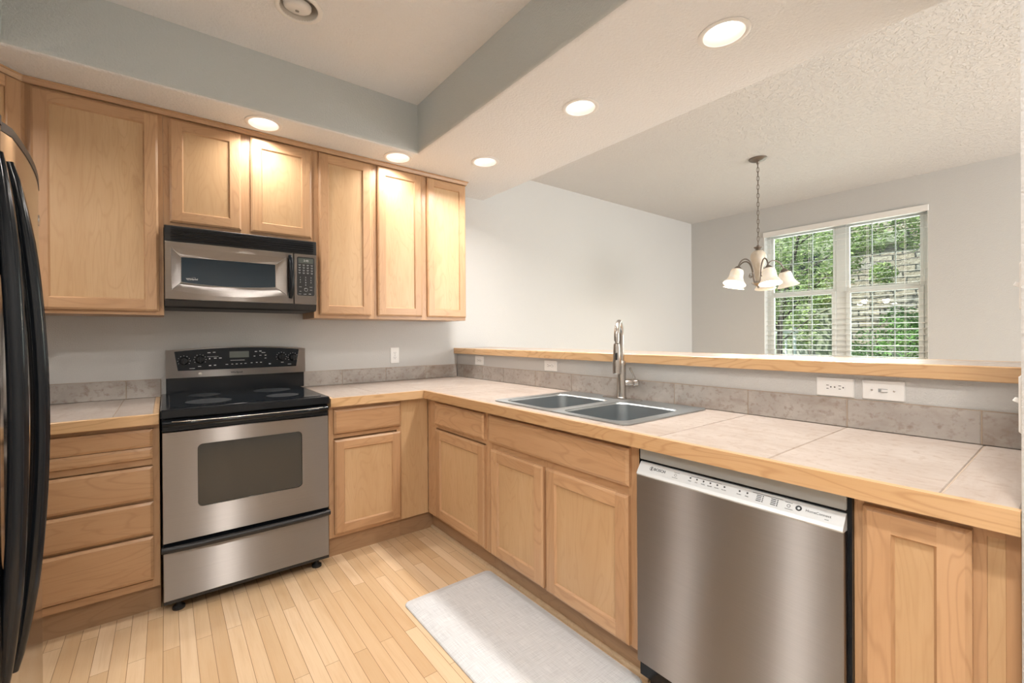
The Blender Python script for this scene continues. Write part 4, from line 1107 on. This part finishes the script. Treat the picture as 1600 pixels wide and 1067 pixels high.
for k in range(5):
    th = radians(-50 + 72 * k); d_ = tocam * cos(th) + rgt * sin(th)
    C0 = Vector((HX, HY, 0))
    P_ = lambda r_, z: C0 + d_ * r_ + Vector((0, 0, z))
    arm = [P_(.040, 1.732), P_(.052, 1.775), P_(.060, 1.83), P_(.078, 1.885), P_(.110, 1.922), P_(.150, 1.930), P_(.190, 1.912), P_(.215, 1.880), P_(.228, 1.85)]
    # smooth the arm
    sp_ = []
    for a in range(len(arm) - 1):
        p0_, p1_, p2_, p3_ = arm[max(a - 1, 0)], arm[a], arm[a + 1], arm[min(a + 2, len(arm) - 1)]
        for q in range(4):
            t_ = q / 4; sp_.append(.5 * ((2 * p1_) + (-p0_ + p2_) * t_ + (2 * p0_ - 5 * p1_ + 4 * p2_ - p3_) * t_ ** 2 + (-p0_ + 3 * p1_ - 3 * p2_ + p3_) * t_ ** 3))
    sp_.append(arm[-1])
    ao = obj('arm', MB().tube(sp_, .0058, 10), 'antique', c)
    sc_ = []
    for q in range(14):
        a = q / 13 * 1.5 * pi; rr_ = .026 * (1 - .55 * q / 13); sc_.append(P_(.085 + rr_ * cos(a + 2.2), 1.80 + rr_ * sin(a + 2.2)))
    obj('scroll', MB().tube(sc_, .0035, 8), 'antique', ao)
    ax = (d_ * sin(radians(16)) - Vector((0, 0, 1)) * cos(radians(16))).normalized()
    TS = Matrix.Translation(P_(.228, 1.852)) @ ax.to_track_quat('Z', 'Y').to_matrix().to_4x4()
    obj('socket_cup', MB().lathe([(.012, -.006), (.024, .004), (.032, .018), (.034, .024), (.0, .024)], TS, 20, True, False), 'antique', ao)
    obj('shade', MB().lathe([(.030, .020), (.046, .030), (.052, .050), (.053, .075), (.057, .100), (.067, .125), (.082, .148), (.090, .158), (.087, .158), (.064, .128), (.053, .100), (.049, .075), (.047, .050), (.040, .034)], TS, 28, False, False), 'shade', ao)
    obj('bulb', MB().lathe([(.012, .024), (.014, .045), (.024, .07), (.027, .088), (.022, .106), (.0, .114)], TS, 16, True, False), 'bulb', ao)
    q = TS @ Vector((0, 0, .150)); light('chandelier_lamp', 'POINT', (q.x, q.y, q.z), 5.0, (1.0, .86, .68), shadow_soft_size=.035)

# ------------------------------------------------------------------ anti-fatigue mat
mb = MB()
mz = FZ + .019
def mloop(ins, z): return [(x, y, z) for x, y in rr(.938 + ins, 1.452 - ins, -2.372 + ins, -1.374 - ins, .03, 6)]
mb.loft([mloop(0, FZ + .0008), mloop(0, FZ + .005), mloop(.004, FZ + .009), mloop(.035, mz - .0015), mloop(.045, mz)], True, True, False, off=(0, 0, 0))
obj('kitchen_mat', mb, 'mat', label='light grey padded mat on the wood floor in front of the sink cabinet', cat='mat')

# ------------------------------------------------------------------ outside the dining window
obj('garden_ground', MB().box(6.3, 22, -12, 10, -.30, -.18), 'lawn', kind='structure')
nb = thing('stone_building', 'neighbouring building faced with grey and tan ledgestone outside the window', 'building', (11.6, -3.4, -.18))
obj('stone_wall', MB().box(11.2, 11.9, -8.0, -.2, -.18, 4.6, off=(0, 0, 0)), 'stone', nb)
obj('lintel', MB().box(11.08, 11.2, -1.35, -.1, 2.98, 3.22, .02), 'siding', nb)
obj('eave', MB().box(10.7, 12.2, -8.0, .5, 4.6, 4.85, .02), 'siding', nb)
obj('concrete_base', MB().box(11.12, 11.2, -1.3, -.2, .55, .95, .015), 'concrete', nb)
hb = thing('far_house', 'dim olive-sided house behind the tree outside the window', 'building', (15.5, 4.0, -.18))
obj('siding_wall', MB().box(15.0, 16.0, -1.0, 9.0, -.18, 6.0), 'siding', hb)
obj('window_band', MB().box(14.96, 15.0, 1.2, 2.4, 2.2, 3.6), 'blackglass', hb)
obj('garden_wall', MB().box(10.4, 10.8, .0, 1.2, -.18, .95, .01), 'concrete', label='low pale concrete garden wall behind the white railing', cat='wall')
rl = thing('porch_railing', 'white porch railing seen through the lower left window pane', 'railing', (10.0, .75, -.18))
rm = MB().box(9.95, 10.05, .05, 1.4, 1.28, 1.34, .008); obj('top_rail', rm, 'railing', rl)
rm = MB().box(9.96, 10.04, .05, 1.4, .30, .35, .008); obj('bottom_rail', rm, 'railing', rl)
for i in range(9):
    y = .10 + .15 * i; bw = .035 if i % 4 else .05
    obj('baluster' if i % 4 else 'post', MB().box(10.0 - bw / 2, 10.0 + bw / 2, y - bw / 2, y + bw / 2, -.18 if i % 4 == 0 else .32, 1.30 if i % 4 else 1.40, .004), 'railing', rl)

def leaves(mb, centers, count, r, size, rnd):
    for _ in range(count):
        cx_, cy_, cz_, cr_ = rnd.choice(centers)
        while True:
            p = Vector((rnd.uniform(-1, 1), rnd.uniform(-1, 1), rnd.uniform(-1, 1)))
            if p.length <= 1: break
        p = Vector((cx_, cy_, cz_)) + p * cr_
        R_ = Matrix.Rotation(rnd.uniform(0, 2 * pi), 4, 'Z') @ Matrix.Rotation(rnd.uniform(-.9, .9), 4, 'X') @ Matrix.Rotation(rnd.uniform(-.9, .9), 4, 'Y')
        s = size * rnd.uniform(.6, 1.25)
        loc_ = [(-s, 0, 0), (-s * .35, s * .36, s * .08), (s * .35, s * .34, s * .08), (s, 0, 0), (s * .35, -s * .34, s * .08), (-s * .35, -s * .36, s * .08)]
        vs = [tuple(p + (R_ @ Vector(q))) for q in loc_]
        o_ = rnd.uniform(0, 60)
        mb.add(vs, [(0, 1, 2, 3), (0, 3, 4, 5)], 0, (o_, o_ * .7, o_ * 1.3))
rnd = random.Random(11)
tr = thing('garden_tree', 'leafy green tree with dark branches filling the window view', 'tree', (9.2, -.15, -.18))
tk = MB()
trunk = [(9.2, .12, -.2), (9.22, .08, .8), (9.18, .05, 1.5), (9.25, -.05, 2.2), (9.3, -.2, 3.0), (9.35, -.3, 3.9)]
tk.tube(trunk, [.06, .05, .045, .036, .027, .012], 10)
def limb(a, b, r0, bend):
    a, b = Vector(a), Vector(b); pts_ = []
    for i in range(8):
        t_ = i / 7; pts_.append(a.lerp(b, t_) + Vector((rnd.uniform(-.02, .02), rnd.uniform(-.03, .03), bend * sin(pi * t_))))
    tk.tube(pts_, [r0 * (1 - .75 * i / 7) for i in range(8)], 8)
for a, b, r0, bd_ in (((9.2, .05, 1.5), (9.0, -1.2, 2.6), .022, .10), ((9.25, -.05, 2.2), (9.1, -1.75, 3.0), .02, .12), ((9.2, .05, 1.3), (8.9, .9, 2.7), .022, .05), ((9.22, .07, 1.1), (8.8, -1.0, 1.75), .016, .1),
                   ((9.3, -.2, 2.9), (9.2, -1.5, 3.5), .016, .08), ((9.18, .05, 1.7), (9.4, -.75, 2.35), .015, .06), ((9.1, -.6, 2.2), (9.0, -1.5, 2.1), .011, .08), ((9.2, 0, 2.0), (9.0, .55, 3.3), .015, .05)): limb(a, b, r0, bd_)
obj('trunk', tk, 'bark', tr)
lf = MB()
cen = [(9.1, .45, 2.55, .55), (9.2, .15, 2.95, .5), (9.3, -.2, 2.6, .4), (9.2, -.3, 3.3, .5), (9.1, .6, 1.95, .42), (9.15, .05, 1.95, .38), (9.0, .25, 1.6, .25), (9.05, -.75, 2.95, .35), (9.05, -1.25, 3.1, .38), (9.0, -1.0, 2.5, .25), (9.0, -1.3, 2.75, .25), (9.1, -1.75, 3.1, .3), (9.0, -.45, 2.05, .3), (8.9, -.7, 1.85, .18), (9.0, -1.45, 2.2, .18), (9.3, .9, 2.9, .5), (9.2, -.1, 3.8, .7), (9.3, .4, 1.45, .2)]
leaves(lf, cen + [(9.3, .55, 2.2, .4), (9.4, .15, 2.35, .35), (9.1, -1.0, 2.75, .3), (9.2, -1.75, 2.75, .25), (9.1, -.85, 2.3, .3), (9.3, .2, 1.75, .3)], 10500, 0, .034, rnd)
obj('foliage', lf, 'leaf', tr)
bt = thing('backdrop_tree', 'dense dark green tree standing behind the garden tree at the left', 'tree', (13.0, 1.9, -.18))
b2_ = MB().tube([(13.0, 1.9, -.2), (13.0, 1.9, 2.5)], [.14, .08], 10); obj('trunk', b2_, 'bark', bt)
lf = MB(); leaves(lf, [(13.0, 1.6, 2.2, 1.0), (13.1, .9, 3.0, .9), (13.0, 2.2, 3.4, 1.1), (13.1, 1.3, 4.2, 1.0), (12.9, 1.2, 1.4, .7)], 5000, 0, .06, rnd); obj('foliage', lf, 'leaf', bt)
sh = thing('garden_shrub', 'bright green rounded shrub in the lower right of the window view', 'shrub', (9.6, -1.45, -.18))
st = MB()
for i in range(5): st.tube([(9.6, -1.45, -.2), (9.6 + rnd.uniform(-.2, .2), -1.45 + rnd.uniform(-.35, .35), 1.3)], [.014, .006], 6)
obj('stems', st, 'bark', sh)
lf = MB(); leaves(lf, [(9.6, -1.45, .9, .42), (9.55, -1.75, 1.25, .35), (9.6, -1.2, 1.05, .35), (9.6, -1.55, 1.45, .28), (9.6, -.95, .85, .25), (9.6, -1.9, .9, .4)], 4200, 0, .032, rnd); obj('foliage', lf, 'leaf2', sh)
